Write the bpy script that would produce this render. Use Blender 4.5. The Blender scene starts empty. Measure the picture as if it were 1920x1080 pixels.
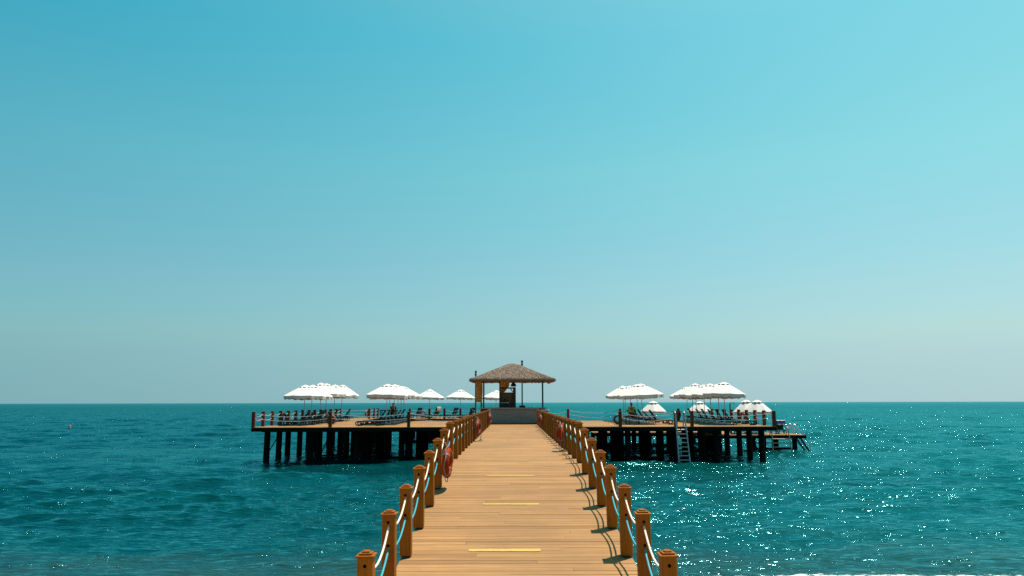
import bpy, bmesh, math, random
import numpy as np
from mathutils import Vector, Matrix

rnd = random.Random(7)
R = math.radians
scene = bpy.context.scene
COL = scene.collection

# ------------------------------------------------------------------ camera
CAM_Z = 3.78
cam_d = bpy.data.cameras.new('camera')
cam = bpy.data.objects.new('camera', cam_d)
COL.objects.link(cam)
cam_d.sensor_width = 36.0
cam_d.lens = 36.0 * 1333.0 / 1920.0
cam_d.clip_start = 0.1
cam_d.clip_end = 20000
cam.location = (-0.05, 0.0, CAM_Z)
pitch = math.atan((754.1 - 540.0) / 1333.0)
cam.rotation_euler = (Matrix.Rotation(0.0008, 3, 'Z') @ Matrix.Rotation(R(90) + pitch, 3, 'X')
                      @ Matrix.Rotation(R(-0.12), 3, 'Z')).to_euler()
scene.camera = cam

# ------------------------------------------------------------------ light
TO_SUN = Vector((0.27, 0.22, 1.0)).normalized()
SUN_EL = math.asin(TO_SUN.z)
SUN_AZ = math.atan2(TO_SUN.x, TO_SUN.y)
w = bpy.data.worlds.new("World")
scene.world = w
w.use_nodes = True
nt = w.node_tree
nt.nodes.clear()
wo = nt.nodes.new('ShaderNodeOutputWorld')
bg = nt.nodes.new('ShaderNodeBackground')
sky = nt.nodes.new('ShaderNodeTexSky')
sky.sky_type = 'NISHITA'
sky.sun_disc = False
sky.sun_elevation = SUN_EL
sky.sun_rotation = SUN_AZ
sky.altitude = 0
sky.air_density = 1.0
sky.dust_density = 1.0
sky.ozone_density = 1.0
bg.inputs['Strength'].default_value = 0.055
# one gentle colour grade of the whole sky: by height above the horizon and by angle from the sun
tcw = nt.nodes.new('ShaderNodeTexCoord')
spw = nt.nodes.new('ShaderNodeSeparateXYZ')
cbw = nt.nodes.new('ShaderNodeCombineXYZ')
mxw = nt.nodes.new('ShaderNodeMath')
mxw.operation = 'MAXIMUM'
mxw.inputs[1].default_value = 0.09
nt.links.new(tcw.outputs['Generated'], spw.inputs[0])
nt.links.new(spw.outputs[2], mxw.inputs[0])
nt.links.new(spw.outputs[0], cbw.inputs[0])
nt.links.new(spw.outputs[1], cbw.inputs[1])
nt.links.new(mxw.outputs[0], cbw.inputs[2])
nt.links.new(cbw.outputs[0], sky.inputs['Vector'])


def wramp(fac, pos, cols):
    r = nt.nodes.new('ShaderNodeValToRGB')
    e = r.color_ramp.elements
    while len(e) < len(pos):
        e.new(0.5)
    for q, p, c in zip(e, pos, cols):
        q.position = p
        q.color = (*c, 1)
    nt.links.new(fac, r.inputs['Fac'])
    return r.outputs['Color']


def wmul(a, b):
    m = nt.nodes.new('ShaderNodeVectorMath')
    m.operation = 'MULTIPLY'
    nt.links.new(a, m.inputs[0])
    nt.links.new(b, m.inputs[1])
    return m.outputs[0]


dotw = nt.nodes.new('ShaderNodeVectorMath')
dotw.operation = 'DOT_PRODUCT'
dotw.inputs[1].default_value = TO_SUN
nt.links.new(tcw.outputs['Generated'], dotw.inputs[0])
MUS = (0.0, 0.15, 0.3, 0.45, 0.6, 0.72)
low_sky = wramp(dotw.outputs['Value'], MUS, [(.53 * math.exp(1.6 * m_), .85 * math.exp(.62 * m_), .86 * math.exp(.52 * m_)) for m_ in MUS])
high_sky = wramp(dotw.outputs['Value'], MUS, [(.25 * math.exp(4.2 * (m_ - .41)), 1.61 * math.exp(.7 * (m_ - .41)), 1.34 * math.exp(.3 * (m_ - .41))) for m_ in MUS])
t_up = wramp(spw.outputs[2], (0.0, 0.06, 0.155, 0.31, 0.47), ((0, 0, 0), (.03, .1, .1), (.08, .47, .24), (.42, 1.02, .62), (1, 1, 1)))
diff = nt.nodes.new('ShaderNodeVectorMath')
diff.operation = 'SUBTRACT'
nt.links.new(high_sky, diff.inputs[0])
nt.links.new(low_sky, diff.inputs[1])
addw = nt.nodes.new('ShaderNodeVectorMath')
addw.operation = 'ADD'
nt.links.new(wmul(diff.outputs[0], t_up), addw.inputs[0])
nt.links.new(low_sky, addw.inputs[1])
nt.links.new(wmul(sky.outputs[0], addw.outputs[0]), bg.inputs['Color'])
nt.links.new(bg.outputs[0], wo.inputs['Surface'])

sun_d = bpy.data.lights.new('sun', 'SUN')
sun_d.energy = 5.0
sun_d.angle = R(0.5)
sun_d.color = (1.0, 0.86, 0.72)
sun = bpy.data.objects.new('sun', sun_d)
COL.objects.link(sun)
sun.location = (30, 20, 80)
sun.rotation_euler = TO_SUN.to_track_quat('Z', 'Y').to_euler()

scene.view_settings.view_transform = 'Standard'
scene.view_settings.look = 'None'
scene.view_settings.exposure = 0.8625   # bright midday exposure
scene.view_settings.gamma = 1.0
scene.view_settings.use_curve_mapping = False

# ------------------------------------------------------------------ helpers
def mat(name, col, rough=0.6, metal=0.0, spec=0.5):
    m = bpy.data.materials.new(name)
    m.use_nodes = True
    b = m.node_tree.nodes['Principled BSDF']
    b.inputs['Base Color'].default_value = (*col, 1)
    b.inputs['Roughness'].default_value = rough
    b.inputs['Metallic'].default_value = metal
    b.inputs['Specular IOR Level'].default_value = spec
    return m


class N:
    """small node-building helper"""
    def __init__(s, m):
        s.t = m.node_tree
        s.b = s.t.nodes['Principled BSDF']

    def add(s, typ, **kw):
        n = s.t.nodes.new(typ)
        for k, v in kw.items():
            setattr(n, k, v)
        return n

    def link(s, a, b):
        s.t.links.new(a, b)

    def coords(s, kind='Object', scale=(1, 1, 1)):
        if kind == 'World':
            src = s.add('ShaderNodeNewGeometry').outputs['Position']
        else:
            src = s.add('ShaderNodeTexCoord').outputs[kind]
        mp = s.add('ShaderNodeMapping')
        mp.inputs['Scale'].default_value = scale
        s.link(src, mp.inputs['Vector'])
        return mp.outputs[0]

    def noise(s, vec, scale, detail=3, rough=0.55, dist=0.0):
        n = s.add('ShaderNodeTexNoise')
        n.inputs['Scale'].default_value = scale
        n.inputs['Detail'].default_value = detail
        n.inputs['Roughness'].default_value = rough
        n.inputs['Distortion'].default_value = dist
        s.link(vec, n.inputs['Vector'])
        return n.outputs['Fac']

    def ramp(s, fac, stops):
        r = s.add('ShaderNodeValToRGB')
        el = r.color_ramp.elements
        while len(el) < len(stops):
            el.new(0.5)
        for e, (p, c) in zip(el, stops):
            e.position = p
            e.color = (*c, 1) if len(c) == 3 else c
        s.link(fac, r.inputs['Fac'])
        return r.outputs['Color']

    def math(s, op, a, b=None, clamp=False):
        n = s.add('ShaderNodeMath', operation=op)
        n.use_clamp = clamp
        for i, v in enumerate((a, b)):
            if v is None:
                continue
            if isinstance(v, (int, float)):
                n.inputs[i].default_value = v
            else:
                s.link(v, n.inputs[i])
        return n.outputs[0]

    def mix(s, fac, a, b, blend='MIX'):
        n = s.add('ShaderNodeMix', data_type='RGBA', blend_type=blend)
        for i, v in ((0, fac), (6, a), (7, b)):
            if isinstance(v, (int, float)):
                n.inputs[i].default_value = v
            elif isinstance(v, tuple):
                n.inputs[i].default_value = (*v, 1)
            else:
                s.link(v, n.inputs[i])
        return n.outputs[2]

    def bump(s, h, strength, dist, normal=None):
        n = s.add('ShaderNodeBump')
        n.inputs['Strength'].default_value = strength
        n.inputs['Distance'].default_value = dist
        s.link(h, n.inputs['Height'])
        if normal is not None:
            s.link(normal, n.inputs['Normal'])
        return n.outputs[0]


def noisy(name, c1, c2, scale=(1, 1, 1), nscale=8, rough=0.7, bump=0.0, metal=0.0, kind='Object', spec=0.4, detail=4):
    m = mat(name, c1, rough, metal, spec)
    n = N(m)
    v = n.coords(kind, scale)
    f = n.noise(v, nscale, detail)
    n.link(n.ramp(f, [(0.3, c1), (0.72, c2)]), n.b.inputs['Base Color'])
    if bump:
        n.link(n.bump(f, bump, 0.02), n.b.inputs['Normal'])
    return m


class MB:
    """collects vertices and faces of one mesh"""
    def __init__(s):
        s.v, s.f, s.sm = [], [], []

    def add(s, verts, faces, smooth=False):
        o = len(s.v)
        s.v += [tuple(p) for p in verts]
        s.f += [tuple(i + o for i in fc) for fc in faces]
        s.sm += [smooth] * len(faces)

    def box(s, c, d, rot=None):
        hx, hy, hz = d[0] / 2, d[1] / 2, d[2] / 2
        p = [Vector((x, y, z)) for x in (-hx, hx) for y in (-hy, hy) for z in (-hz, hz)]
        if rot is not None:
            p = [rot @ q for q in p]
        p = [q + Vector(c) for q in p]
        s.add(p, [(0, 1, 3, 2), (4, 6, 7, 5), (0, 4, 5, 1), (2, 3, 7, 6), (0, 2, 6, 4), (1, 5, 7, 3)])

    def bev(s, c, d, b=0.01, rot=None):
        """box with chamfered edges"""
        hx, hy, hz = d[0] / 2, d[1] / 2, d[2] / 2
        bm = bmesh.new()
        bmesh.ops.create_cube(bm, size=1)
        for q in bm.verts:
            q.co = Vector((q.co.x * d[0], q.co.y * d[1], q.co.z * d[2]))
        bmesh.ops.bevel(bm, geom=bm.edges[:], offset=b, segments=1, affect='EDGES', clamp_overlap=True)
        vs = [q.co.copy() for q in bm.verts]
        if rot is not None:
            vs = [rot @ q for q in vs]
        vs = [q + Vector(c) for q in vs]
        bm.verts.index_update()
        s.add(vs, [[q.index for q in fc.verts] for fc in bm.faces])
        bm.free()

    def beam(s, a, b, wd, ht):
        a, b = Vector(a), Vector(b)
        d = b - a
        q = d.to_track_quat('Y', 'Z').to_matrix()
        s.box((a + b) / 2, (wd, d.length, ht), q)

    def tube(s, pts, r, n=8, caps=True, closed=False):
        pts = [Vector(p) for p in pts]
        rs = r if isinstance(r, (list, tuple)) else [r] * len(pts)
        m = len(pts)
        vs, fs = [], []
        up = None
        for i, p in enumerate(pts):
            if closed:
                t = pts[(i + 1) % m] - pts[i - 1]
            else:
                t = pts[min(i + 1, m - 1)] - pts[max(i - 1, 0)]
            t.normalize()
            if up is None:
                up = t.orthogonal().normalized()
            else:
                up = (up - t * up.dot(t))
                up = up.normalized() if up.length > 1e-6 else t.orthogonal().normalized()
            sd = t.cross(up)
            for k in range(n):
                a = 2 * math.pi * k / n
                vs.append(p + (up * math.cos(a) + sd * math.sin(a)) * rs[i])
        for i in range(m if closed else m - 1):
            j = (i + 1) % m
            for k in range(n):
                k2 = (k + 1) % n
                fs.append((i * n + k, i * n + k2, j * n + k2, j * n + k))
        s.add(vs, fs, True)
        if caps and not closed:
            s.add(vs[:n], [tuple(range(n - 1, -1, -1))])
            s.add(vs[-n:], [tuple(range(n))])

    def lathe(s, prof, n=16, c=(0, 0, 0), smooth=True, caps=True):
        vs, fs = [], []
        for (r, z) in prof:
            for k in range(n):
                a = 2 * math.pi * k / n
                vs.append((c[0] + r * math.cos(a), c[1] + r * math.sin(a), c[2] + z))
        for i in range(len(prof) - 1):
            for k in range(n):
                k2 = (k + 1) % n
                fs.append((i * n + k, i * n + k2, (i + 1) * n + k2, (i + 1) * n + k))
        s.add(vs, fs, smooth)
        if caps:
            s.add(vs[:n], [tuple(range(n - 1, -1, -1))])
            s.add(vs[-n:], [tuple(range(n))])

    def mesh(s, name, m):
        me = bpy.data.meshes.new(name)
        me.from_pydata(s.v, [], s.f)
        me.polygons.foreach_set('use_smooth', s.sm)
        if m is not None:
            me.materials.append(m)
        me.update()
        return me


def put(name, me, parent=None, loc=(0, 0, 0), rot=(0, 0, 0), m=None):
    if isinstance(me, MB):
        me = me.mesh(name, m)
    o = bpy.data.objects.new(name, me)
    COL.objects.link(o)
    o.location = loc
    o.rotation_euler = rot
    if parent is not None:
        o.parent = parent
    return o


def tag(o, label=None, cat=None, group=None, kind=None):
    for k, v in (('label', label), ('category', cat), ('group', group), ('kind', kind)):
        if v:
            o[k] = v
    return o


def thing(name, label, cat, loc=(0, 0, 0), rz=0.0, group=None, rot=None):
    o = bpy.data.objects.new(name, None)
    COL.objects.link(o)
    o.location = loc
    o.rotation_euler = rot if rot else (0, 0, rz)
    o.empty_display_size = 0.2
    return tag(o, label, cat, group)


def copy_tree(o, parent=None):
    c = o.copy()
    COL.objects.link(c)
    c.parent = parent
    for ch in list(o.children):
        copy_tree(ch, c)
    return c


ORD = ['nearest', 'second', 'third', 'fourth', 'fifth', 'sixth', 'seventh', 'eighth', 'ninth', 'tenth', 'eleventh',
       'twelfth', 'thirteenth', 'fourteenth', 'fifteenth', 'sixteenth', 'seventeenth', 'eighteenth', 'nineteenth',
       'twentieth', 'twenty-first', 'twenty-second', 'twenty-third', 'twenty-fourth', 'twenty-fifth', 'twenty-sixth',
       'twenty-seventh', 'twenty-eighth', 'twenty-ninth', 'thirtieth']

# ------------------------------------------------------------------ levels
DECK = 2.25
RAMP_END, SLOPE = 18.2, 0.105
RAIL = 1.65


def zd(y):
    return DECK - SLOPE * max(0.0, RAMP_END - y)


# ------------------------------------------------------------------ materials
def wood_deck(name, kind):
    m = mat(name, (0.4, 0.25, 0.12), 0.7, 0, 0.15)
    n = N(m)
    v = n.coords('World', (0.35, 9.0, 9.0))
    g = n.noise(v, 3.0, 6, 0.62, 0.3)
    v2 = n.coords('World', (0.5, 0.35, 1.0))
    blot = n.noise(v2, 0.8, 4, 0.6)
    v3 = n.coords('World', (1.2, 60.0, 60.0))
    fine = n.noise(v3, 2.0, 3, 0.6)
    oi = n.add('ShaderNodeObjectInfo')
    c = n.ramp(g, [(0.25, (0.19, 0.097, 0.037)), (0.5, (0.265, 0.145, 0.058)), (0.75, (0.32, 0.182, 0.078))])
    if kind == 'single':
        tone = n.ramp(oi.outputs['Random'], [(0.0, (0.74, 0.71, 0.69)), (0.25, (0.93, 0.92, 0.92)), (0.6, (1.02, 1.02, 1.02)), (1.0, (1.13, 1.12, 1.10))])
        c = n.mix(1.0, c, tone, 'MULTIPLY')
    c = n.mix(n.math('MULTIPLY', n.math('SUBTRACT', blot, 0.42, True), 2.2, True), c, (0.165, 0.094, 0.043))
    dk = n.math('LESS_THAN', fine, 0.36)
    c = n.mix(n.math('MULTIPLY', dk, 0.5), c, (0.085, 0.042, 0.015))
    n.link(c, n.b.inputs['Base Color'])
    n.link(n.bump(n.math('ADD', g, n.math('MULTIPLY', fine, 0.6)), 0.5, 0.006), n.b.inputs['Normal'])
    return m


M_plank = wood_deck('walkway_boards', 'single')
M_decking = wood_deck('platform_boards', 'joined')


def post_wood(name, a, b, c):
    m = mat(name, b, 0.55, 0, 0.10)
    n = N(m)
    v = n.coords('World', (14, 14, 0.9))
    g = n.noise(v, 2.2, 5, 0.6, 0.4)
    oi = n.add('ShaderNodeObjectInfo')
    col = n.ramp(g, [(0.25, a), (0.5, b), (0.78, c)])
    tone = n.ramp(oi.outputs['Random'], [(0.0, (0.86, 0.84, 0.82)), (1.0, (1.1, 1.08, 1.05))])
    col = n.mix(1.0, col, tone, 'MULTIPLY')
    v2 = n.coords('World', (3, 3, 3))
    kn = n.noise(v2, 2.0, 2)
    col = n.mix(n.math('MULTIPLY', n.math('SUBTRACT', kn, 0.62, True), 3.0, True), col, (0.10, 0.035, 0.01))
    n.link(col, n.b.inputs['Base Color'])
    n.link(n.bump(g, 0.3, 0.004), n.b.inputs['Normal'])
    return m


M_post = post_wood('rail_post_wood', (0.165, 0.051, 0.003), (0.22, 0.070, 0.004), (0.28, 0.096, 0.007))
M_postdark = post_wood('platform_post_wood', (0.09, 0.027, 0.007), (0.13, 0.042, 0.011), (0.17, 0.058, 0.017))
M_shoe = mat('black_iron', (0.012, 0.012, 0.013), 0.6)
M_rope_white = noisy('cream_rope', (0.5, 0.44, 0.36), (0.66, 0.6, 0.52), (1, 1, 1), 60, 0.85, 0.3)
M_rope_teal = noisy('turquoise_rope', (0.004, 0.20, 0.27), (0.008, 0.30, 0.38), (1, 1, 1), 60, 0.6, 0.3)
M_rope_grey = noisy('pale_rope', (0.30, 0.29, 0.27), (0.42, 0.40, 0.37), (1, 1, 1), 60, 0.85, 0.2)
M_pile = noisy('dark_timber', (0.006, 0.006, 0.006), (0.016, 0.013, 0.011), (6, 6, 0.6), 3, 0.85, 0.3, 0, 'World', 0.04)  # near-black timber with faint upright grain
M_fascia = noisy('dark_fascia_boards', (0.007, 0.006, 0.005), (0.017, 0.013, 0.010), (0.4, 4, 6), 3, 0.85, 0.2, 0, 'World', 0.04)  # base colour near black, with the shade of the backlit fascia put in
M_canvas = noisy('white_canvas', (0.49, 0.49, 0.485), (0.55, 0.55, 0.545), (1, 1, 1), 5, 0.9, 0.15, 0, 'Object', 0.1)
n = N(M_canvas)
_tr = n.add('ShaderNodeBsdfTranslucent')
_tr.inputs['Color'].default_value = (0.5, 0.48, 0.46, 1)
_mx = n.add('ShaderNodeMixShader')
_mx.inputs[0].default_value = 0.03
n.link(n.b.outputs[0], _mx.inputs[1])
n.link(_tr.outputs[0], _mx.inputs[2])
n.link(_mx.outputs[0], [q for q in n.t.nodes if q.type == 'OUTPUT_MATERIAL'][0].inputs['Surface'])
M_alu = mat('grey_aluminium', (0.34, 0.35, 0.36), 0.45, 0.2)
M_white = noisy('white_plastic', (0.36, 0.40, 0.43), (0.44, 0.48, 0.5), (1, 1, 1), 4, 0.5)
M_lounge = noisy('dark_teal_plastic', (0.004, 0.012, 0.015), (0.009, 0.024, 0.030), (1, 1, 1), 6, 0.5, 0.0, 0.0, 'Object', 0.2)
M_sling = noisy('dark_sling_fabric', (0.006, 0.018, 0.023), (0.012, 0.030, 0.037), (1, 1, 1), 12, 0.8, 0.0, 0.0, 'Object', 0.1)
M_ring = noisy('orange_red_plastic', (0.20, 0.022, 0.004), (0.26, 0.032, 0.006), (1, 1, 1), 5, 0.65, 0.0, 0.0, 'Object', 0.05)
M_ringdark = noisy('dark_red_plastic', (0.16, 0.028, 0.022), (0.24, 0.045, 0.03), (1, 1, 1), 5, 0.5)  # darker red, worn by some of the rings
M_band = mat('grey_reflective_band', (0.13, 0.12, 0.11), 0.4)
M_cord = mat('grey_cord', (0.18, 0.165, 0.16), 0.8)
M_tape = noisy('yellow_grip_tape', (0.40, 0.29, 0.035), (0.30, 0.19, 0.06), (2.2, 14, 1), 5, 0.7, 0.3, 0, 'World')
M_blackpole = mat('dark_teal_steel', (0.010, 0.022, 0.028), 0.4, 0.3)
M_counter = noisy('grey_counter_panel', (0.16, 0.148, 0.138), (0.21, 0.196, 0.184), (0.6, 1, 1.6), 2.0, 0.5, 0.0, 0, 'World')
M_slab = mat('grey_counter_slab', (0.24, 0.235, 0.23), 0.45)
M_cab = noisy('brown_cabinet_wood', (0.055, 0.03, 0.016), (0.10, 0.055, 0.028), (2, 2, 14), 2, 0.6, 0.1, 0, 'World')
M_cablight = noisy('redbrown_door_wood', (0.13, 0.075, 0.045), (0.19, 0.11, 0.07), (14, 2, 1), 2, 0.5, 0.1, 0, 'World')
M_steel = mat('brushed_steel', (0.6, 0.62, 0.63), 0.3, 0.9)
M_ladderwood = noisy('weathered_ladder_metal', (0.30, 0.24, 0.18), (0.42, 0.36, 0.28), (1, 1, 1), 5, 0.5)
M_thatch = noisy('dry_reed_thatch', (0.065, 0.049, 0.040), (0.23, 0.18, 0.147), (5, 5, 5), 4, 0.95, 0.8, 0, 'World', 0.1, 6)
M_reed = mat('loose_reeds', (0.3, 0.22, 0.16), 0.9, 0, 0.1)
_n = N(M_reed)
_f = _n.noise(_n.coords('World', (9, 9, 9)), 6.0, 2)
_n.link(_n.ramp(_f, [(0.25, (0.05, 0.038, 0.030)), (0.5, (0.165, 0.13, 0.107)), (0.75, (0.33, 0.265, 0.215))]), _n.b.inputs['Base Color'])
M_curtain = noisy('golden_patterned_cloth', (0.85, 0.60, 0.20), (0.55, 0.36, 0.13), (3, 3, 1.6), 2.6, 0.8, 0.2, 0, 'World', 0.1, 5)
n = N(M_curtain)
_tr = n.add('ShaderNodeBsdfTranslucent')
_tr.inputs['Color'].default_value = (0.85, 0.58, 0.20, 1)
_mx = n.add('ShaderNodeMixShader')
_mx.inputs[0].default_value = 0.55
n.link(n.b.outputs[0], _mx.inputs[1])
n.link(_tr.outputs[0], _mx.inputs[2])
n.link(_mx.outputs[0], [q for q in n.t.nodes if q.type == 'OUTPUT_MATERIAL'][0].inputs['Surface'])
M_skin = mat('brown_skin', (0.09, 0.04, 0.022), 0.55)
M_skin2 = mat('tanned_skin', (0.25, 0.12, 0.07), 0.55)
M_hair = mat('black_hair', (0.006, 0.005, 0.005), 0.6)
M_lime = noisy('yellow_green_shirt_cloth', (0.24, 0.25, 0.012), (0.30, 0.31, 0.02), (1, 1, 1), 9, 0.85)
M_redcloth = noisy('dark_red_cloth', (0.11, 0.012, 0.018), (0.17, 0.02, 0.026), (1, 1, 1), 9, 0.85)
M_bluebin = mat('pale_blue_plastic', (0.25, 0.45, 0.52), 0.4)
M_tealbin = mat('deep_teal_plastic', (0.01, 0.07, 0.10), 0.4)
M_beige = noisy('beige_towel', (0.42, 0.30, 0.2), (0.52, 0.38, 0.27), (1, 1, 1), 20, 0.95)
M_buoy = mat('dark_buoy_plastic', (0.05, 0.02, 0.012), 0.5)
M_buoytop = mat('orange_buoy_plastic', (0.42, 0.10, 0.02), 0.5)


def striped():
    m = mat('blue_white_striped_towel', (0.7, 0.7, 0.7), 0.9)
    n = N(m)
    v = n.coords('Object')
    wv = n.add('ShaderNodeTexWave')
    wv.bands_direction = 'X'
    wv.inputs['Scale'].default_value = 2.4
    n.link(v, wv.inputs['Vector'])
    n.link(n.ramp(wv.outputs['Fac'], [(0.30, (0.06, 0.10, 0.30)), (0.38, (0.55, 0.22, 0.22)), (0.46, (0.80, 0.80, 0.80))]), n.b.inputs['Base Color'])
    return m


M_stripe = striped()

# ------------------------------------------------------------------ sea
SHORE0, SHORE1 = 15.7, 0.045        # waterline: y = SHORE0 + SHORE1 * x


def build_sea():
    ys = [13.0]
    while ys[-1] < 6000:
        y = ys[-1]
        st = max(0.05, 0.42 * y * y / (CAM_Z * 711.0))
        st = min(st, 0.004 * y) if y > 60 else st
        ys.append(y + st)
    ys = np.array(ys)
    nc = 900
    t = np.linspace(-1, 1, nc)
    t = 0.5 * t + 0.5 * t ** 3
    hw = 14.0 + 1.75 * ys
    X = hw[:, None] * t[None, :]
    Y = np.repeat(ys[:, None], nc, 1)
    rows = np.gradient(ys)[:, None]
    cols = np.gradient(X, axis=1)
    g = np.random.default_rng(11)
    Z = np.zeros_like(X)
    DX = np.zeros_like(X)
    DY = np.zeros_like(X)
    depth_f = np.clip((Y - (SHORE0 + SHORE1 * X)) / 14.0, 0.0, 1.0)
    amp_f = 0.25 + 0.75 * depth_f
    nw = 84
    lam = np.exp(np.linspace(math.log(0.28), math.log(11.0), nw)) * g.uniform(0.93, 1.07, nw)
    for L in lam:
        k = 2 * math.pi / L
        spread = 0.55 if L < 1.5 else 0.34
        th = -math.pi / 2 + 0.02 + g.normal(0, spread)
        kx, ky = k * math.cos(th), k * math.sin(th)
        steep = 0.055 if L > 1.2 else 0.086
        a = steep / k * g.uniform(0.6, 1.3)
        if L > 5:
            a *= (5.0 / L) ** 1.4
        ph = g.uniform(0, 2 * math.pi)
        # slow group modulation so that patches of chop come and go
        gm = 0.65 + 0.5 * np.sin(X * g.uniform(-.25, .25) / max(L, 1) ** 0.5 + Y * g.uniform(-.22, .22) / max(L, 1) ** 0.5 + g.uniform(0, 6.28))
        fade = np.clip((L / np.maximum(rows, cols) - 2.2) / 2.5, 0, 1)
        A = a * gm * fade * amp_f
        p = kx * X + ky * Y + ph
        Z += A * np.sin(p)
        q = 0.9
        DX += q * A * math.cos(th) * np.cos(p)
        DY += q * A * math.sin(th) * np.cos(p)
    # low spilling swell lines near the beach
    d = Y - (SHORE0 + SHORE1 * X) - 0.35 * np.sin(X * 0.35 + 1.0) - 0.2 * np.sin(X * 0.9)
    Z += 0.11 * np.exp(-((d - 2.4) / 0.55) ** 2) * (0.6 + 0.4 * np.sin(X * 0.28 + 2))
    Z += 0.07 * np.exp(-((d - 6.3) / 0.9) ** 2) * (0.6 + 0.4 * np.sin(X * 0.21))
    nr = len(ys)
    co = np.stack([X + DX, Y + DY, Z], -1).reshape(-1, 3).astype(np.float32)
    i = np.arange(nr - 1)[:, None] * nc + np.arange(nc - 1)[None, :]
    quads = np.stack([i, i + 1, i + nc + 1, i + nc], -1).reshape(-1, 4).astype(np.int32)
    me = bpy.data.meshes.new('sea')
    me.vertices.add(len(co))
    me.vertices.foreach_set('co', co.ravel())
    me.loops.add(quads.size)
    me.loops.foreach_set('vertex_index', quads.ravel())
    me.polygons.add(len(quads))
    me.polygons.foreach_set('loop_start', np.arange(0, quads.size, 4, dtype=np.int32))
    me.polygons.foreach_set('use_smooth', np.ones(len(quads), dtype=bool))
    me.update(calc_edges=True)
    print('sea', nr, nc, len(quads))
    return me


WDEEP, WSUNSIDE, WWEED, WSAND = (0.0, 0.025, 0.031), (0.0, 0.054, 0.055), (0.0, 0.012, 0.016), (0.024, 0.032, 0.021)
WGLOSS, WROUGH, WREFL, WRIP = (0.22, 0.88, 0.95), 0.09, 1.0, 8.5
M_sea = mat('sea_water', (0.0, 0.075, 0.08), 0.07, 0, 0.5)
n = N(M_sea)
pos = n.add('ShaderNodeNewGeometry').outputs['Position']
sep = n.add('ShaderNodeSeparateXYZ')
n.link(pos, sep.inputs[0])
shore = n.math('SUBTRACT', n.math('SUBTRACT', sep.outputs['Y'], n.math('MULTIPLY', sep.outputs['X'], SHORE1)), SHORE0)
# body colour: sun-side brightness painted in, darker and bluer left to paler right, weed patches, sand in the shallows
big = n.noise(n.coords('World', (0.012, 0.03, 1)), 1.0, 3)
sun_side = n.math('ADD', n.math('ADD', n.math('MULTIPLY', sep.outputs['X'], 0.011), 0.42), n.math('MULTIPLY', n.math('SUBTRACT', big, 0.5), 1.2))
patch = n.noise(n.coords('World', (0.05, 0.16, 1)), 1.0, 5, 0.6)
deepc = n.ramp(sun_side, [(0.0, WDEEP), (1.0, WSUNSIDE)])
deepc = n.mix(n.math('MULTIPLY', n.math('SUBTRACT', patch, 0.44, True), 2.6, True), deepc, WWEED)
sh_n = n.math('ADD', shore, n.math('MULTIPLY', n.math('SUBTRACT', n.noise(n.coords('World', (0.16, 0.5, 1)), 1.0, 3), 0.5), 9.0))
shal = n.math('MULTIPLY', n.math('SUBTRACT', 5.0, sh_n), 1 / 9.0, True)
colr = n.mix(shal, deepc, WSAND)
fo1 = n.noise(n.coords('World', (1.2, 2.2, 1)), 3.4, 6, 0.72)
fband = n.math('SUBTRACT', 1.0, n.math('MULTIPLY', n.math('ABSOLUTE', n.math('SUBTRACT', shore, 0.35)), 1.5), True)
foam = n.math('MULTIPLY', n.math('SUBTRACT', n.math('ADD', fo1, n.math('MULTIPLY', fband, 0.38)), 0.80), 9.0, True)
wcn = n.noise(n.coords('World', (0.16, 0.5, 1)), 1.6, 6, 0.7)
wcap = n.math('MULTIPLY', n.math('SUBTRACT', wcn, 0.80), 14.0, True)
foam = n.math('MAXIMUM', foam, wcap)
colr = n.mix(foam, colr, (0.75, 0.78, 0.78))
# ripples: gust patches where the chop is sharper
r1 = n.noise(n.coords('World', (0.55, 2.0, 1)), 1.9, 3, 0.55, 0.4)
r2 = n.noise(n.coords('World', (1.0, 1.15, 1)), 7.0, 2, 0.6, 0.3)
gust = n.noise(n.coords('World', (0.45, 1.3, 1)), 1.0, 5, 0.7)
gm = n.math('MULTIPLY', n.math('SUBTRACT', gust, 0.588, True), 22.0, True)
nb = n.bump(r1, 1.0, 0.135)
# in the gust patches little facets lean every way: slopes added straight to the normal
r2n = n.add('ShaderNodeTexNoise')
r2n.inputs['Scale'].default_value = 6.0
r2n.inputs['Detail'].default_value = 2.0
n.link(n.coords('World', (1.0, 1.3, 1)), r2n.inputs['Vector'])


def vmath(op, a, b=None, scale=None):
    v = n.add('ShaderNodeVectorMath', operation=op)
    for i, q in enumerate((a, b)):
        if q is None:
            continue
        if isinstance(q, tuple):
            v.inputs[i].default_value = q
        else:
            n.link(q, v.inputs[i])
    if scale is not None:
        n.link(scale, v.inputs['Scale'])
    return v.outputs[0]


lean = vmath('MULTIPLY', vmath('SUBTRACT', r2n.outputs['Color'], (0.5, 0.5, 0.5)), (WRIP, WRIP, 0.0))
nrm = vmath('NORMALIZE', vmath('ADD', nb, vmath('SCALE', lean, None, gm)))
dif = n.add('ShaderNodeBsdfDiffuse')
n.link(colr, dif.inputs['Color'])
n.link(nb, dif.inputs['Normal'])
glo = n.add('ShaderNodeBsdfGlossy')
glo.inputs['Color'].default_value = (*WGLOSS, 1)
n.link(n.math('ADD', WROUGH, n.math('MULTIPLY', gm, 0.06)), glo.inputs['Roughness'])
n.link(nrm, glo.inputs['Normal'])
fre = n.add('ShaderNodeFresnel')
fre.inputs['IOR'].default_value = 1.33
n.link(nrm, fre.inputs['Normal'])
offs = n.add('ShaderNodeMapRange')           # open water beyond the platform is rougher and mirrors less of the low sky
for q, v in ((1, 60.0), (2, 450.0), (3, 1.0), (4, 0.66)):
    offs.inputs[q].default_value = v
n.link(sep.outputs['Y'], offs.inputs[0])
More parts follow.
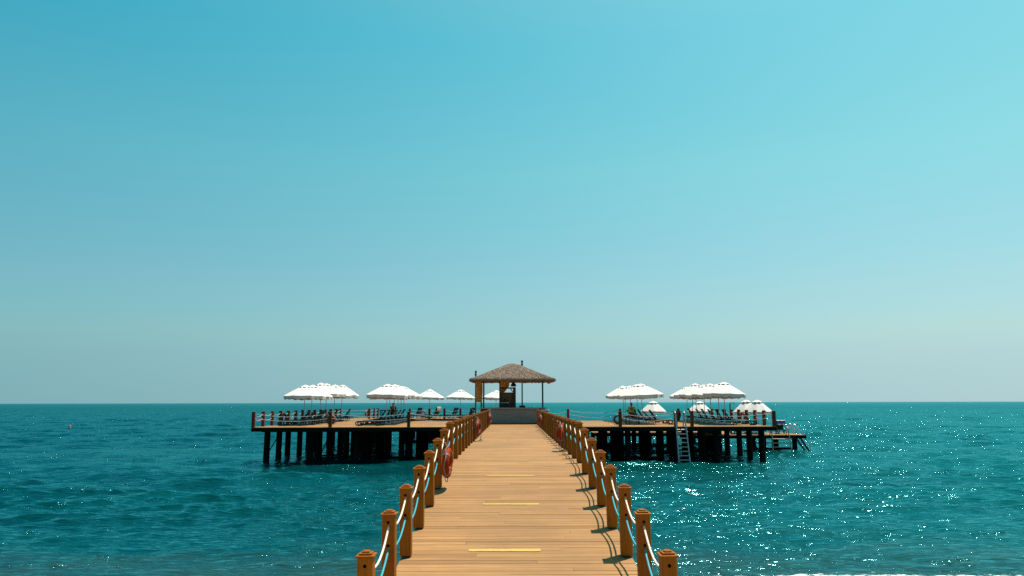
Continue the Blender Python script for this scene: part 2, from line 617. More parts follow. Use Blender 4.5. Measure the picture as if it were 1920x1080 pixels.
fac = n.math('MULTIPLY', n.math('MULTIPLY', n.math('MULTIPLY', fre.outputs[0], offs.outputs[0]), n.math('SUBTRACT', 1.0, foam)), WREFL)
mixs = n.add('ShaderNodeMixShader')
n.link(fac, mixs.inputs[0])
n.link(dif.outputs[0], mixs.inputs[1])
n.link(glo.outputs[0], mixs.inputs[2])
n.link(mixs.outputs[0], [q for q in n.t.nodes if q.type == 'OUTPUT_MATERIAL'][0].inputs['Surface'])
n.t.nodes.remove(n.b)
sea_me = build_sea()
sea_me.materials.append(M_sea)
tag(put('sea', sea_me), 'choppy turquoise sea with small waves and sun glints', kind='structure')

# beach under and behind the camera, running into the water
mb = MB()
gx = [-160 + 8 * i for i in range(41)]
gy = [-60, -40, -25, -12, -5, 0, 3, 6, 9, 11, 13, 14.5, 16, 18, 22, 30, 45]
vs = []
for yy in gy:
    for xx in gx:
        d = yy - (SHORE0 + SHORE1 * max(-40, min(40, xx)))
        z = -0.11 * d if d > -14 else 1.54 + 0.03 * (-14 - d)
        if d > 6:
            z = -0.66 - 0.22 * (d - 6)
        vs.append((xx, yy, z + 0.05 * math.sin(xx * 0.31 + yy * .5) * (1 if d < -2 else 0.1) - 0.02))
nx = len(gx)
mb.add(vs, [(j * nx + i, j * nx + i + 1, (j + 1) * nx + i + 1, (j + 1) * nx + i) for j in range(len(gy) - 1) for i in range(nx - 1)], True)
M_sand = noisy('wet_and_dry_sand', (0.34, 0.26, 0.17), (0.46, 0.37, 0.26), (1, 1, 1), 1.5, 0.9, 0.4, 0, 'World', 0.2, 8)
tag(put('beach', mb, m=M_sand), 'sandy beach sloping into the shallow water', kind='structure')

# ------------------------------------------------------------------ walkway
Y_START, Y_END, PITCH = 6.0, 51.25, 0.1505
walk = thing('walkway', 'long straight wooden walkway of crosswise planks rising from the beach to the bathing platform', 'walkway', (0, Y_START, zd(Y_START)))
WID = (0.1455, 0.1435, 0.1415, 0.1385)
plank_cache = {}


def plank_mesh(wi, length):
    key = (wi, round(length, 2))
    if key not in plank_cache:
        mb = MB()
        mb.bev((0, 0, -0.018), (key[1], WID[wi], 0.036), 0.0035)
        plank_cache[key] = mb.mesh('plank', M_plank)
    return plank_cache[key]


yy = Y_START + PITCH / 2
ramp_ang = math.atan(SLOPE)
far_mb = MB()
row = 0
while yy < Y_END:
    c = PITCH * (math.cos(ramp_ang) if yy < RAMP_END else 1.0)
    wi = rnd.choice((0, 0, 0, 1, 1, 2, 3)) if yy < 30 else rnd.choice((0, 0, 1))
    if yy > 38.0:
        far_mb.box((rnd.uniform(-.006, .006), yy - Y_START, DECK - zd(Y_START) - 0.018 + rnd.uniform(-.002, .001)), (3.44, WID[wi], 0.036))
    else:
        cuts = [-1.72, 1.72]
        if row % 2 == 0 and yy > 8.5:
            cuts = [-1.72, round(rnd.uniform(-1.0, 1.0), 1), 1.72]
        for x0, x1 in zip(cuts[:-1], cuts[1:]):
            put('plank', plank_mesh(wi, x1 - x0 - 0.004), walk,
                ((x0 + x1) / 2 + rnd.uniform(-0.002, 0.002), yy - Y_START + rnd.uniform(-.0015, .0015), zd(yy) - zd(Y_START) + rnd.uniform(-0.0035, 0.001)),
                (ramp_ang * (yy < RAMP_END) + rnd.uniform(-0.006, 0.006), 0, rnd.uniform(-0.0011, 0.0011)))
    yy += c
    row += 1
tag(put('far_planking', far_mb, walk, m=M_decking), kind='stuff')
for sx in (-1.6, -0.55, 0.55, 1.6):
    mb = MB()
    mb.beam((sx, 0.0, -0.15), (sx, RAMP_END - Y_START, DECK - zd(Y_START) - 0.15), 0.10, 0.20)
    mb.beam((sx, RAMP_END - Y_START, DECK - zd(Y_START) - 0.15), (sx, 45.4 - Y_START, DECK - zd(Y_START) - 0.15), 0.10, 0.20)
    put('joist', mb, walk, m=M_fascia)
for k in range(12):
    py = 9.5 + 3.2 * k
    top = zd(py) - 0.27
    for sx in (-1.35, 1.35):
        mb = MB()
        mb.tube([(sx, py - Y_START, -2.5 - zd(Y_START)), (sx, py - Y_START, top - zd(Y_START))], 0.15, 10)
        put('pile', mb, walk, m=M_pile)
    mb = MB()
    mb.box((0, py - Y_START, top - 0.10 - zd(Y_START) + 0.101), (3.3, 0.2, 0.2))
    put('crossbeam', mb, walk, m=M_fascia)

# ------------------------------------------------------------------ railing posts
def post_mesh(wd, h, holes, m, hr=0.021):
    """square shaft whose front and back faces have real round rope holes"""
    mb = MB()
    hwd = wd / 2
    b = 0.008
    zs = [0.0]
    for hz in sorted(holes):
        zs += [hz - 0.05, hz + 0.05]
    zs.append(h)
    # side faces and chamfers as one loop of vertical strips
    prof = [(-hwd + b, -hwd), (hwd - b, -hwd), (hwd, -hwd + b), (hwd, hwd - b), (hwd - b, hwd), (-hwd + b, hwd), (-hwd, hwd - b), (-hwd, -hwd + b)]
    for i in range(8):
        if i in (0, 4):
            continue
        a, c = prof[i], prof[(i + 1) % 8]
        mb.add([(a[0], a[1], 0), (c[0], c[1], 0), (c[0], c[1], h), (a[0], a[1], h)], [(0, 1, 2, 3)])
    mb.add([(p[0], p[1], h) for p in prof], [tuple(range(8))])
    mb.add([(p[0], p[1], 0) for p in prof], [tuple(range(7, -1, -1))])
    K = 12
    for sgn in (-1, 1):
        yf = sgn * hwd
        xr = hwd - b
        for j in range(0, len(zs) - 1, 2):
            q = [(-xr, yf, zs[j]), (xr, yf, zs[j]), (xr, yf, zs[j + 1]), (-xr, yf, zs[j + 1])]
            mb.add(q, [(0, 1, 2, 3) if sgn < 0 else (3, 2, 1, 0)])
        for hz in holes:
            outer, inner, deep = [], [], []
            for k in range(K):
                a = 2 * math.pi * (k + 0.5) / K
                ca, sa = math.cos(a), math.sin(a)
                inner.append((hr * ca, yf, hz + hr * sa))
                deep.append((hr * ca, yf - sgn * 0.085, hz + hr * sa))
                s_ = min(xr / abs(ca), 0.05 / abs(sa))
                outer.append([s_ * ca, yf, hz + s_ * sa])
            cs = [(xr, 0.05), (-xr, 0.05), (-xr, -0.05), (xr, -0.05)]
            for cx, cz in cs:
                best = min(range(K), key=lambda k: (outer[k][0] - cx) ** 2 + (outer[k][2] - hz - cz) ** 2)
                outer[best] = [cx, yf, hz + cz]
            v = outer + inner + deep
            fs = []
            for k in range(K):
                k2 = (k + 1) % K
                f1 = (k, k2, K + k2, K + k)
                f2 = (K + k, K + k2, 2 * K + k2, 2 * K + k)
                fs += [f1 if sgn > 0 else f1[::-1], f2 if sgn > 0 else f2[::-1]]
            fs.append(tuple(range(2 * K, 3 * K)))
            mb.add(v, fs)
    return mb.mesh('shaft', m)


PW = 0.168
POST_H = 0.96
HOLES = (0.585, 0.875)
ME_shaft = post_mesh(PW, POST_H, HOLES, M_post)
mb = MB()
mb.bev((0, 0, 0.012), (0.204, 0.204, 0.026), 0.006)
mb.bev((0, 0, 0.036), (0.138, 0.138, 0.022), 0.005)
mb.bev((0, 0, 0.056), (0.085, 0.085, 0.020), 0.008)
ME_cap = mb.mesh('cap', M_post)
mb = MB()
mb.box((0, 0, -0.02), (0.12, 0.12, 0.07))
mb.box((0.0, 0, -0.026), (0.05, 0.24, 0.03))
ME_shoe = mb.mesh('shoe', M_shoe)

NPOST = 28
P_Y0, P_S = 8.15, 1.488
post_pos = {-1: [], 1: []}


def post_label(side, k):
    s = 'left' if side < 0 else 'right'
    if k == 0:
        return f'nearest brown wooden post on the {s} of the walkway, rope holes empty in front'
    if k == NPOST - 1:
        return f'farthest brown wooden post on the {s} of the walkway, beside the bar counter'
    return f'brown capped wooden post on the {s} side of the walkway, {ORD[k]} from the beach end'


for side in (-1, 1):
    for k in range(NPOST):
        py = P_Y0 + P_S * k
        px = side * RAIL + rnd.uniform(-0.008, 0.008)
        z = zd(py) + (0.02 if k else -0.04)
        t = thing('railing_post', post_label(side, k), 'post', (px, py, z), 0, 'capped wooden posts along both sides of the walkway',
                  rot=(rnd.uniform(-.004, .004), -0.013 + rnd.uniform(-0.006, 0.006), rnd.uniform(-0.02, 0.02)))
        put('shaft', ME_shaft, t)
        put('cap', ME_cap, t, (0, 0, POST_H))
        put('shoe', ME_shoe, t)
        post_pos[side].append((px, py, z))


def rail_rope(name, label, pts_list, r, m, sag, group, seg=9, tails=False):
    """one rope threaded through a row of holes, hanging between the posts"""
    mb = MB()
    line = []
    for i in range(len(pts_list) - 1):
        a, b = Vector(pts_list[i]), Vector(pts_list[i + 1])
        s_ = sag * rnd.uniform(0.8, 1.2) if not callable(sag) else sag(i)
        for j in range(seg):
            u = j / seg
            p = a.lerp(b, u)
            p.z -= 4 * s_ * u * (1 - u)
            line.append(p)
    line.append(Vector(pts_list[-1]))
    mb.tube(line, r, 8)
    return tag(put(name, mb, m=m), label, 'rope', group)


for side in (-1, 1):
    s = 'left' if side < 0 else 'right'
    for hz, m, cname, sg in ((HOLES[1], M_rope_white, 'cream', 0.22), (HOLES[0], M_rope_teal, 'turquoise', 0.21)):
        pts = [(px - 0.013 * hz, py, z + hz) for (px, py, z) in post_pos[side]]
        pts[0] = (pts[0][0], pts[0][1] + 0.02, pts[0][2])
        rail_rope('railing_rope', f'{cname} rope threaded through the {"upper" if cname == "cream" else "lower"} post holes along the {s} walkway railing',
                  pts, 0.0140, m, sg, 'ropes strung along the walkway')

# yellow tape strips across the planks
for k, (yc, xc, hw_, wid, lab) in enumerate((
        (11.40, -0.18, 0.55, 0.13, 'yellow anti-slip tape strip on the walkway planks, nearest to the camera'),
        (14.22, -0.09, 0.545, 0.105, 'yellow anti-slip tape strip on the walkway planks, second from the camera'),
        (16.82, -0.11, 0.54, 0.085, 'yellow anti-slip tape strip on the walkway planks, third from the camera'),
        (19.11, -0.22, 0.60, 0.05, 'faint worn yellow tape strip on the walkway planks, farthest from the camera'))):
    mb = MB()
    xs = [-hw_ + 2 * hw_ * i / 24 for i in range(25)]
    vs = []
    for x in xs:
        wear = 0.016 if x < 0.12 else 0.003
        vs += [(x, -wid / 2 + rnd.uniform(0, wear), 0), (x, wid / 2 - rnd.uniform(0, wear), 0)]
    vs += [(a, b, 0.003) for a, b, c in vs]
    q = 50
    fs = []
    for i in range(24):
        a = 2 * i
        fs += [(q + a, q + a + 2, q + a + 3, q + a + 1), (a, a + 1, a + 3, a + 2), (a, a + 2, q + a + 2, q + a), (a + 1, q + a + 1, q + a + 3, a + 3)]
    mb.add(vs, fs)
    tag(put('tape_strip', mb, None, (xc, yc, zd(yc) + 0.004), (ramp_ang if yc < RAMP_END else 0, 0, 0), M_tape), lab, 'tape', 'yellow tape strips across the walkway')

# ------------------------------------------------------------------ bathing platform
XE, YF, YB, YL, YR0, YR1 = 16.5, 45.5, 60.4, 69.0, 68.2, 77.5
plat = thing('bathing_platform', 'wide timber bathing platform on dark piles spreading to both sides of the walkway', 'platform', (0, YF, 0))


def boards(name, parent, x0, x1, y0, y1, z, oy=0.0, pitch=0.152, th=0.035):
    mb = MB()
    y = y0
    while y < y1 - 0.05:
        e = min(pitch - 0.006, y1 - y)
        L = x1 - x0
        ncut = max(1, int(L / 4.5))
        off = rnd.uniform(0, 1.5)
        cuts = [x0] + [x0 + L * (i / ncut) + (off if 0 < i < ncut else 0) for i in range(1, ncut)] + [x1]
        for a, b in zip(cuts[:-1], cuts[1:]):
            mb.box(((a + b) / 2, y + e / 2 - oy, z - th / 2 + rnd.uniform(-.002, .002)), (b - a - 0.004, e, th))
        y += pitch
    return tag(put(name, mb, parent, m=M_decking), kind='stuff')


boards('decking', plat, -XE, -1.74, YF, YB, DECK - 0.002, YF)
boards('decking', plat, 1.74, XE, YF, YB, DECK - 0.002, YF)
boards('decking', plat, -1.73, 1.73, 51.3, YB, DECK - 0.002, YF)
boards('decking', plat, -XE, -11.0, YB + 0.01, YL, DECK - 0.002, YF)
for (a, b) in (((-XE, YF), (-1.74, YF)), ((1.74, YF), (XE, YF)), ((-XE + .04, YF + .05), (-XE + .04, YL)), ((XE - .04, YF + .05), (XE - .04, YB)),
               ((-11.0, YB), (XE, YB)), ((-11.0, YB + .1), (-11.0, YL)), ((-XE, YL), (-11.0, YL))):
    mb = MB()
    mb.beam((a[0], a[1] + 0.04 - YF, DECK - 0.04 - 0.115), (b[0], b[1] + 0.04 - YF, DECK - 0.04 - 0.115), 0.08, 0.23)
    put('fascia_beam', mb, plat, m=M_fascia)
pile_y = [46.7 + 2.35 * i for i in range(6)] + [59.6]
pile_x = [-15.9 + 2.89 * i for i in range(12)]
for i, px in enumerate(pile_x):
    ys_ = pile_y + ([61.9, 64.2, 66.5, 68.4] if px < -11.2 else [])
    for py in ys_:
        jx, jy = rnd.uniform(-.12, .12), rnd.uniform(-.1, .1)
        if abs(px) < 15.8:
            jx = rnd.uniform(-.3, .3)
        mb = MB()
        mb.tube([(px + jx, py + jy - YF, -3.0), (px + jx * .9, py + jy - YF, DECK - 0.10)], [0.21, 0.19], 12)
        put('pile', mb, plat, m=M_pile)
for py in pile_y:
    for a, b in ((-XE + .3, -1.9), (1.9, XE - .3), (-1.85, 1.85)):
        mb = MB()
        mb.box(((a + b) / 2, py - YF, DECK - 0.24), (b - a, 0.22, 0.20))
        put('crossbeam', mb, plat, m=M_fascia)
for sx in (-1, 1):
    for k in range(5):
        mb = MB()
        x0 = sx * (15.9 - 2.89 * (k % 4))
        y0 = pile_y[k % 5] - YF
        mb.tube([(x0, y0 + .1, 0.4), (x0 - sx * 0.05, y0 + 2.2, 1.6)], 0.035, 6)
        put('brace', mb, plat, m=M_pile)

rear = thing('rear_platform', 'smaller deck behind a gap of water, left of and behind the thatched bar', 'platform', (0, YR0, 0))
boards('decking', rear, -11.0, 3.2, YR0, YR1, DECK - 0.002, YR0)
boards('decking', rear, -1.6, 1.6, YB + 0.1, YR0 - 0.02, DECK - 0.002, YR0)
mb = MB()
mb.beam((-10.9, 0.04, DECK - 0.18), (3.2, 0.04, DECK - 0.18), 0.08, 0.27)
put('fascia_beam', mb, rear, m=M_fascia)
mb = MB()
mb.beam((3.16, 0.09, DECK - 0.18), (3.16, YR1 - YR0, DECK - 0.18), 0.08, 0.27)
put('fascia_beam', mb, rear, m=M_fascia)
for px in (-10.6, -7.9, -5.2, -2.5, 0.2, 2.8):
    for py in (68.8, 71.6, 74.4, 77.0):
        mb = MB()
        mb.tube([(px, py - YR0, -3), (px, py - YR0, DECK - 0.05)], 0.19, 10)
        put('pile', mb, rear, m=M_pile)

LOW = 1.28
low = thing('lower_platform', 'low sunbathing deck near the water on the far right, beyond the main platform', 'platform', (14, 58, 0))
boards('decking', low, 6.6 - 14, 18.0 - 14, 59.1, 69.0, LOW, 58)
boards('decking', low, 12.6 - 14, 22.2 - 14, 55.1, 59.08, LOW, 58)
for (a, b) in (((6.6, 59.06), (12.6, 59.06)), ((12.6, 55.06), (22.2, 55.06)), ((22.16, 55.15), (22.16, 59.1)), ((18.0, 59.1), (22.2, 59.1))):
    mb = MB()
    mb.beam((a[0] - 14, a[1] - 58, LOW - 0.15), (b[0] - 14, b[1] - 58, LOW - 0.15), 0.08, 0.22)
    put('fascia_beam', mb, low, m=M_fascia)
for px, py in [(7, 59.8), (9.5, 59.9), (12, 59.8), (7, 64), (12, 64), (17, 64), (7, 68.4), (12, 68.4), (17, 68.4), (13.2, 55.7), (15.6, 55.7), (18.1, 55.7),
               (20.6, 57.0), (21.5, 55.6), (20.2, 58.6), (21.0, 58.6), (19.3, 58.4), (18.2, 58.4), (16.2, 58.3)]:
    mb = MB()
    mb.tube([(px - 14, py - 58, -3), (px - 14, py - 58, LOW - 0.04)], 0.18, 10)
    put('pile', mb, low, m=M_pile)
mb = MB()
mb.box((20.0 - 14, 56.3 - 58, 0.18), (3.2, 0.1, 0.16))
mb.box((20.0 - 14, 56.3 - 58, 0.62), (3.2, 0.06, 0.08))
put('crossbeam', mb, low, m=M_pile)

# posts and ropes round the platforms
PH2 = 0.93
ME_shaft2 = post_mesh(0.19, PH2, (0.55, 0.84), M_postdark)
mb = MB()
mb.bev((0, 0, 0.012), (0.206, 0.206, 0.026), 0.006)
mb.bev((0, 0, 0.034), (0.12, 0.12, 0.02), 0.008)
ME_cap2 = mb.mesh('cap', M_postdark)


def plat_post(x, y, label, rz=0.0, group='dark wooden posts round the edge of the platforms'):
    t = thing('platform_post', label, 'post', (x, y, DECK), rz, group, rot=(rnd.uniform(-.008, .008), rnd.uniform(-.01, .01), rz))
    put('shaft', ME_shaft2, t)
    put('cap', ME_cap2, t, (0, 0, PH2))
    return (x, y)


H90 = math.pi / 2
left_edge = [(-16.42, 45.62 + 1.76 * k) for k in range(14)]
for k, (x, y) in enumerate(left_edge):
    plat_post(x, y, 'dark wooden post at the front left corner of the bathing platform' if k == 0 else
              f'dark post on the platform outer left edge, {ORD[k]} back from the corner', H90 if k else 0)
front_left = [(-11.57, 45.62), (-6.62, 45.62)]
plat_post(*front_left[0], 'dark wooden post on the front left edge with a dark red life ring behind it')
plat_post(*front_left[1], 'dark wooden post on the front left edge, closer to the walkway, beside the parasol bases')
right_edge = [(16.42, 45.62 + 1.76 * k) for k in range(9)]
for k, (x, y) in enumerate(right_edge):
    plat_post(x, y, 'dark wooden post at the front right corner of the bathing platform' if k == 0 else
              f'dark post on the platform outer right edge, {ORD[k]} back from the corner', H90 if k else 0)
front_right = [(6.72, 45.62), (10.22, 45.62), (11.24, 45.62)]
plat_post(*front_right[0], 'dark wooden post on the front right edge with a dark life ring hung on it')
plat_post(*front_right[1], 'dark wooden post on the front right edge, just left of the grey ladder')
plat_post(*front_right[2], 'dark wooden post on the front right edge, just right of the grey ladder')
back_right = [(4.55, 60.2), (8.9, 60.2), (13.75, 60.2)]
plat_post(*back_right[0], 'lone dark post on the back edge just right of the thatched bar')
plat_post(*back_right[1], 'dark post on the back edge behind the seated man in the lime shirt')
plat_post(*back_right[2], 'dark post on the back edge carrying an orange life ring, seen through the ladder top')
back_left = [(-13.75, 68.85)]
plat_post(*back_left[0], 'dark post on the far left back edge, first right of the rope gap')
gang = [(-13.7, 70.9), (-13.7, 72.9)]
tag_g = ['dark post just behind the far left back edge, middle of three close posts', 'dark post far behind the left back edge, rightmost of three close posts']
for (x, y), lab in zip(gang, tag_g):
    plat_post(x, y, lab, H90)
rear_front = [(-9.8, 68.3), (-7.95, 68.3), (-6.52, 68.3), (-5.0, 68.3), (-4.0, 68.3)]
for k, (x, y) in enumerate(rear_front):
    plat_post(x, y, 'dark post on the front edge of the rear deck, ' + ['leftmost of five', 'second from the left', 'middle of five', 'fourth from the left', 'rightmost, beside the bar'][k])
# small landing that carries the two posts behind the left back edge
land = thing('landing_stage', 'narrow wooden landing behind the far left edge of the platform', 'landing', (-14.4, 71.2, 0))
boards('decking', land, -1.2, 0.95, 69.12, 73.3, DECK - 0.002, 71.2)
for px, py in ((-1.0, -1.6), (0.7, -1.6), (-1.0, 1.8), (0.7, 1.8)):
    mb = MB()
    mb.tube([(px, py, -3), (px, py, DECK - 0.04)], 0.16, 10)
    put('pile', mb, land, m=M_pile)


def holes(pts, hz):
    return [(x, y, DECK + hz) for x, y in pts]


RG = 'ropes strung round the platform edges'
rows = [
    (left_edge, 'outer left edge of the platform', 0.16),
    ([left_edge[0], front_left[0], front_left[1], (-1.8, 45.62)], 'front left edge of the platform', 0.2),
    ([front_right[0], front_right[1]], 'front right edge between the lime-shirted man and the ladder', 0.2),
    ([front_right[2], right_edge[0]], 'front right edge between the ladder and the corner', 0.24),
    (right_edge, 'outer right edge of the platform', 0.16),
    ([(2.55, 60.2)] + back_right + [right_edge[-1]], 'back right edge of the platform', 0.26),
    ([left_edge[-1], back_left[0]], 'far left back edge of the platform', 0.1),
    ([back_left[0]] + gang, 'narrow landing behind the left back edge', 0.1),
    (rear_front + [(-2.4, 68.3)], 'front edge of the rear deck', 0.14),
]
for pts, where, sg in rows:
    for hz, m, nm in ((0.84, M_rope_grey, 'upper pale'), (0.55, M_rope_teal if 'front right edge between the ladder' in where else M_rope_grey, None)):
        if nm is None:
            nm = 'lower turquoise' if m is M_rope_teal else 'lower pale'
        rail_rope('railing_rope', f'{nm} rope strung along the {where}', holes(pts, hz), 0.014, m, sg, RG, 12)

# ------------------------------------------------------------------ life rings
def ring_meshes(m):
    mb = MB()
    seg = 40
    Rr, rr = 0.24, 0.078
    mb.tube([(Rr * math.cos(2 * math.pi * i / seg), 0, Rr * math.sin(2 * math.pi * i / seg)) for i in range(seg)], rr, 12, closed=True)
    body = mb.mesh('ring', m)
    mb = MB()
    mb.tube([(Rr * math.cos(a), 0, Rr * math.sin(a)) for a in [-0.075, -0.04, 0, 0.04, 0.075]], rr + 0.005, 12)
    band = mb.mesh('band', M_band)
    mb = MB()
    pts = []
    for i in range(48):
        a = 2 * math.pi * i / 48
        b = (a * 4 / (2 * math.pi)) % 1.0
        rad = Rr + rr + 0.012 + 0.045 * math.sin(math.pi * b)
        pts.append((rad * math.cos(a + math.pi / 4), 0.012 * math.sin(6 * a), rad * math.sin(a + math.pi / 4) - 0.02 * math.sin(math.pi * b)))
    mb.tube(pts, 0.009, 6, closed=True)
    return body, band, mb.mesh('grab_rope', M_cord)


RM = ring_meshes(M_ring)
RMD = ring_meshes(M_ringdark)


def life_ring(loc, rot, label, dark=False, line=0.0, coil=False):
    t = thing('life_ring', label, 'life ring', loc, 0, 'life rings hung on the posts', rot=rot)
    ms = RMD if dark else RM
    put('ring', ms[0], t)
    for k in range(4):
        put('band', ms[1], t, rot=(0, -(math.pi / 4 + k * H90), 0))
    put('grab_rope', ms[2], t)
    mb = MB()
    mb.tube([(0, 0, 0.30), (0.03, 0.06, 0.42), (0.0, 0.13, 0.40)], 0.008, 6)
    put('hanging_cord', mb, t, m=M_cord)
    if line:
        mb = MB()
        pts = [(0.03 * math.sin(5 * u) + 0.02, -0.09 - 0.04 * math.sin(3 * u), 0.25 - line * u) for u in [i / 14 for i in range(15)]]
        mb.tube(pts, 0.011, 6)
        put('throw_line', mb, t, m=M_cord)
        if coil:
            mb = MB()
            mb.tube([(0.02 + (0.10 + .02 * math.sin(7 * i)) * math.cos(i * 0.5), -0.10 + 0.10 * math.sin(i * 0.5), 0.25 - line + 0.004 * (i % 13) + 0.012) for i in range(64)], 0.011, 6)
            put('throw_line_coil', mb, t, m=M_cord)
    return t


def ring_on_walk(side, k, rz, label, **kw):
    px, py, z = post_pos[side][k]
    return life_ring((px - side * 0.21, py - 0.12, z + 0.52), (0.03, 0.1 * side, rz), label, **kw)


ring_on_walk(-1, 5, 1.50, 'orange life ring hung on the left walkway posts nearest the camera, seen almost edge on')
ring_on_walk(-1, 14, 1.42, 'orange life ring halfway along the left walkway posts with a rope coil at its foot', line=0.80, coil=True)
ring_on_walk(-1, 24, 1.45, 'orange life ring on the left walkway posts right beside the bar counter', line=0.2)
ring_on_walk(1, 10, 1.66, 'red life ring on the right walkway posts with a cord hanging to the planks', line=0.80, coil=True)
ring_on_walk(1, 21, 1.66, 'red life ring on the right walkway posts close to the bar counter', line=0.2)
life_ring((front_left[0][0] - 0.02, 45.62 + 0.21, DECK + 0.46), (0, 0.2, 0.05), 'dark red life ring hung face on behind the post on the front left edge', dark=True)
life_ring((front_right[0][0] - 0.1, 45.62 + 0.21, DECK + 0.44), (0, 0.5, -0.03), 'dark life ring hung face on at the front right post near the seated man', dark=True)
life_ring((-8.6, 68.62, DECK + 0.44), (0, 0.2, 0.0), 'dark red life ring on the rear deck between the first two of its posts', dark=True)
life_ring((13.75, 59.95, DECK + 0.48), (0, 0, 1.0), 'orange life ring hung on the back edge post, seen through the top of the ladder')
life_ring((-16.17, left_edge[3][1], DECK + 0.46), (0, 0, 1.25), 'orange life ring hung on a post of the outer left edge')
life_ring((16.17, left_edge[3][1] + .1, DECK + 0.46), (0, 0, -1.25), 'red life ring hung on a post of the outer right edge')
life_ring((-13.95, 68.70, DECK + 0.47), (0, 0, 1.2), 'red life ring on the post at the far left back edge', dark=True)

# ------------------------------------------------------------------ parasols
def make_parasol(rad=1.5, h=2.8, drop=0.70, val=0.17, seed=1):
    rg = random.Random(seed)
    root = bpy.data.objects.new('parasol', None)
    COL.objects.link(root)
    mb = MB()
    mb.tube([(0, 0, 0.06), (0, 0, h - 0.08)], 0.024, 10)
    put('pole', mb, root, m=M_alu)
    NS, NRG = 8, 6
    zt = h - 0.10
    zr = zt - drop
    r0 = 0.20

    def pt(u, a):
        k = (a / (2 * math.pi) * NS) % 1.0
        sc = 1.0 / math.cos(math.pi / NS) * math.cos(math.pi / NS) / math.cos((k - 0.5) * 2 * math.pi / NS)
        mid = math.sin(math.pi * k)
        r = r0 + (rad - r0) * u
        flat = math.cos(math.pi / NS) / math.cos((k - 0.5) * 2 * math.pi / NS)
        r *= flat * (1 - 0.012 * mid * u)
        z = zt - (zt - zr) * (u ** 1.12) - 0.035 * mid * u * (1.1 - 0.5 * u)
        return (r * math.cos(a), r * math.sin(a), z)
    M_ = 48
    vs, fs = [], []
    for i in range(NRG + 1):
        for j in range(M_):
            vs.append(pt(i / NRG, 2 * math.pi * j / M_))
    for i in range(NRG):
        for j in range(M_):
            j2 = (j + 1) % M_
            fs.append((i * M_ + j, i * M_ + j2, (i + 1) * M_ + j2, (i + 1) * M_ + j))
    mb = MB()
    mb.add(vs, fs, False)
    me = mb.mesh('canopy', M_canvas)
    me.polygons.foreach_set('use_smooth', [True] * len(me.polygons))
    put('canopy', me, root)
    # valance hanging from the rim, with a wavy lower hem
    mb = MB()
    vs, fs = [], []
    ph = rg.uniform(0, 6)
    for j in range(96):
        a = 2 * math.pi * j / 96
        p = Vector(pt(1.0, a))
        flare = 0.988 + 0.010 * math.sin(9 * a + ph) + 0.009 * math.sin(23 * a + 2 * ph)
        low_ = val * (0.92 + 0.12 * math.sin(17 * a + ph) + 0.08 * math.sin(5 * a))
        vs += [tuple(p), (p.x * (1 + 0.5 * (flare - 1)), p.y * (1 + 0.5 * (flare - 1)), p.z - low_ * 0.5), (p.x * flare, p.y * flare, p.z - low_)]
    for j in range(96):
        j2 = (j + 1) % 96
        for c in (0, 1):
            fs.append((j * 3 + c, j * 3 + c + 1, j2 * 3 + c + 1, j2 * 3 + c))
    mb.add(vs, fs, True)
    put('valance', mb, root, m=M_canvas)
    # raised vent cap
    mb = MB()
    vs, fs = [], []
    for i in range(5):
        u = i / 4
        for j in range(M_):
            a = 2 * math.pi * j / M_
            k = (a / (2 * math.pi) * NS) % 1.0
            r = 0.02 + 0.40 * u
            z = h - 0.20 * u ** 1.3 + (0.055 * math.sin(math.pi * k) * u ** 3)
            vs.append((r * math.cos(a), r * math.sin(a), z))
    for i in range(4):
        for j in range(M_):
            j2 = (j + 1) % M_
            fs.append((i * M_ + j, i * M_ + j2, (i + 1) * M_ + j2, (i + 1) * M_ + j))
    mb.add(vs, fs, True)
    put('vent_cap', mb, root, m=M_canvas)
    mb = MB()
    mb.lathe([(0.0, 0.05), (0.018, 0.04), (0.022, 0.0), (0.02, -0.03)], 10, (0, 0, h))
    put('finial', mb, root, m=M_white)
    rib = MB()
    p1 = Vector(pt(0.0, 0.0)) + Vector((0, 0, -0.02))
    p2 = Vector(pt(1.0, 0.0)) + Vector((-0.01, 0, -0.02))
    rib.tube([p1, p1.lerp(p2, 0.5) + Vector((0, 0, -0.01)), p2], 0.009, 5)
    rib.tube([p1.lerp(p2, 0.5) + Vector((0, 0, -0.02)), (0.03, 0, zr - 0.12)], 0.008, 5)
    rme = rib.mesh('rib', M_alu)
    for k in range(NS):
        put('rib', rme, root, rot=(0, 0, k * 2 * math.pi / NS))
    mb = MB()
    mb.lathe([(0.045, zr - 0.17), (0.05, zr - 0.15), (0.05, zr - 0.09), (0.03, zr - 0.07)], 10)
    put('runner', mb, root, m=M_white)
    mb = MB()
    mb.bev((0, 0, 0.065), (0.66, 0.5, 0.13), 0.03)
    mb.lathe([(0.06, 0.12), (0.05, 0.30), (0.035, 0.34)], 12)
    put('base', mb, root, m=M_white)
    return root


UG = 'white parasols on the bathing platforms'
protos = {}
prnd = random.Random(21)


def parasol(x, y, h, label, small=False, tilt=(0, 0), rz=None):
    key = (small, round(h, 1))
    if key not in protos:
        if small:
            o = make_parasol(1.12, h, 0.80, 0.17, len(protos) + 3)
        else:
            o = make_parasol(1.5, h, 0.70 if h < 2.95 else 0.76, 0.23, len(protos) + 3)
        protos[key] = o
    else:
        o = copy_tree(protos[key])
    o.location = (x, y, LOW if small else DECK)
    o.rotation_euler = (tilt[0] + prnd.uniform(-.035, .035), tilt[1] + prnd.uniform(-.04, .04), prnd.uniform(0, 0.8) if rz is None else rz)
    k = prnd.uniform(0.94, 1.03)
    o.scale = (k, k, prnd.uniform(0.97, 1.02))
    return tag(o, label, 'parasol', UG)


def hgt(ytop, d, hor):
    return 1.53 + (hor - ytop) * d / 1333.0


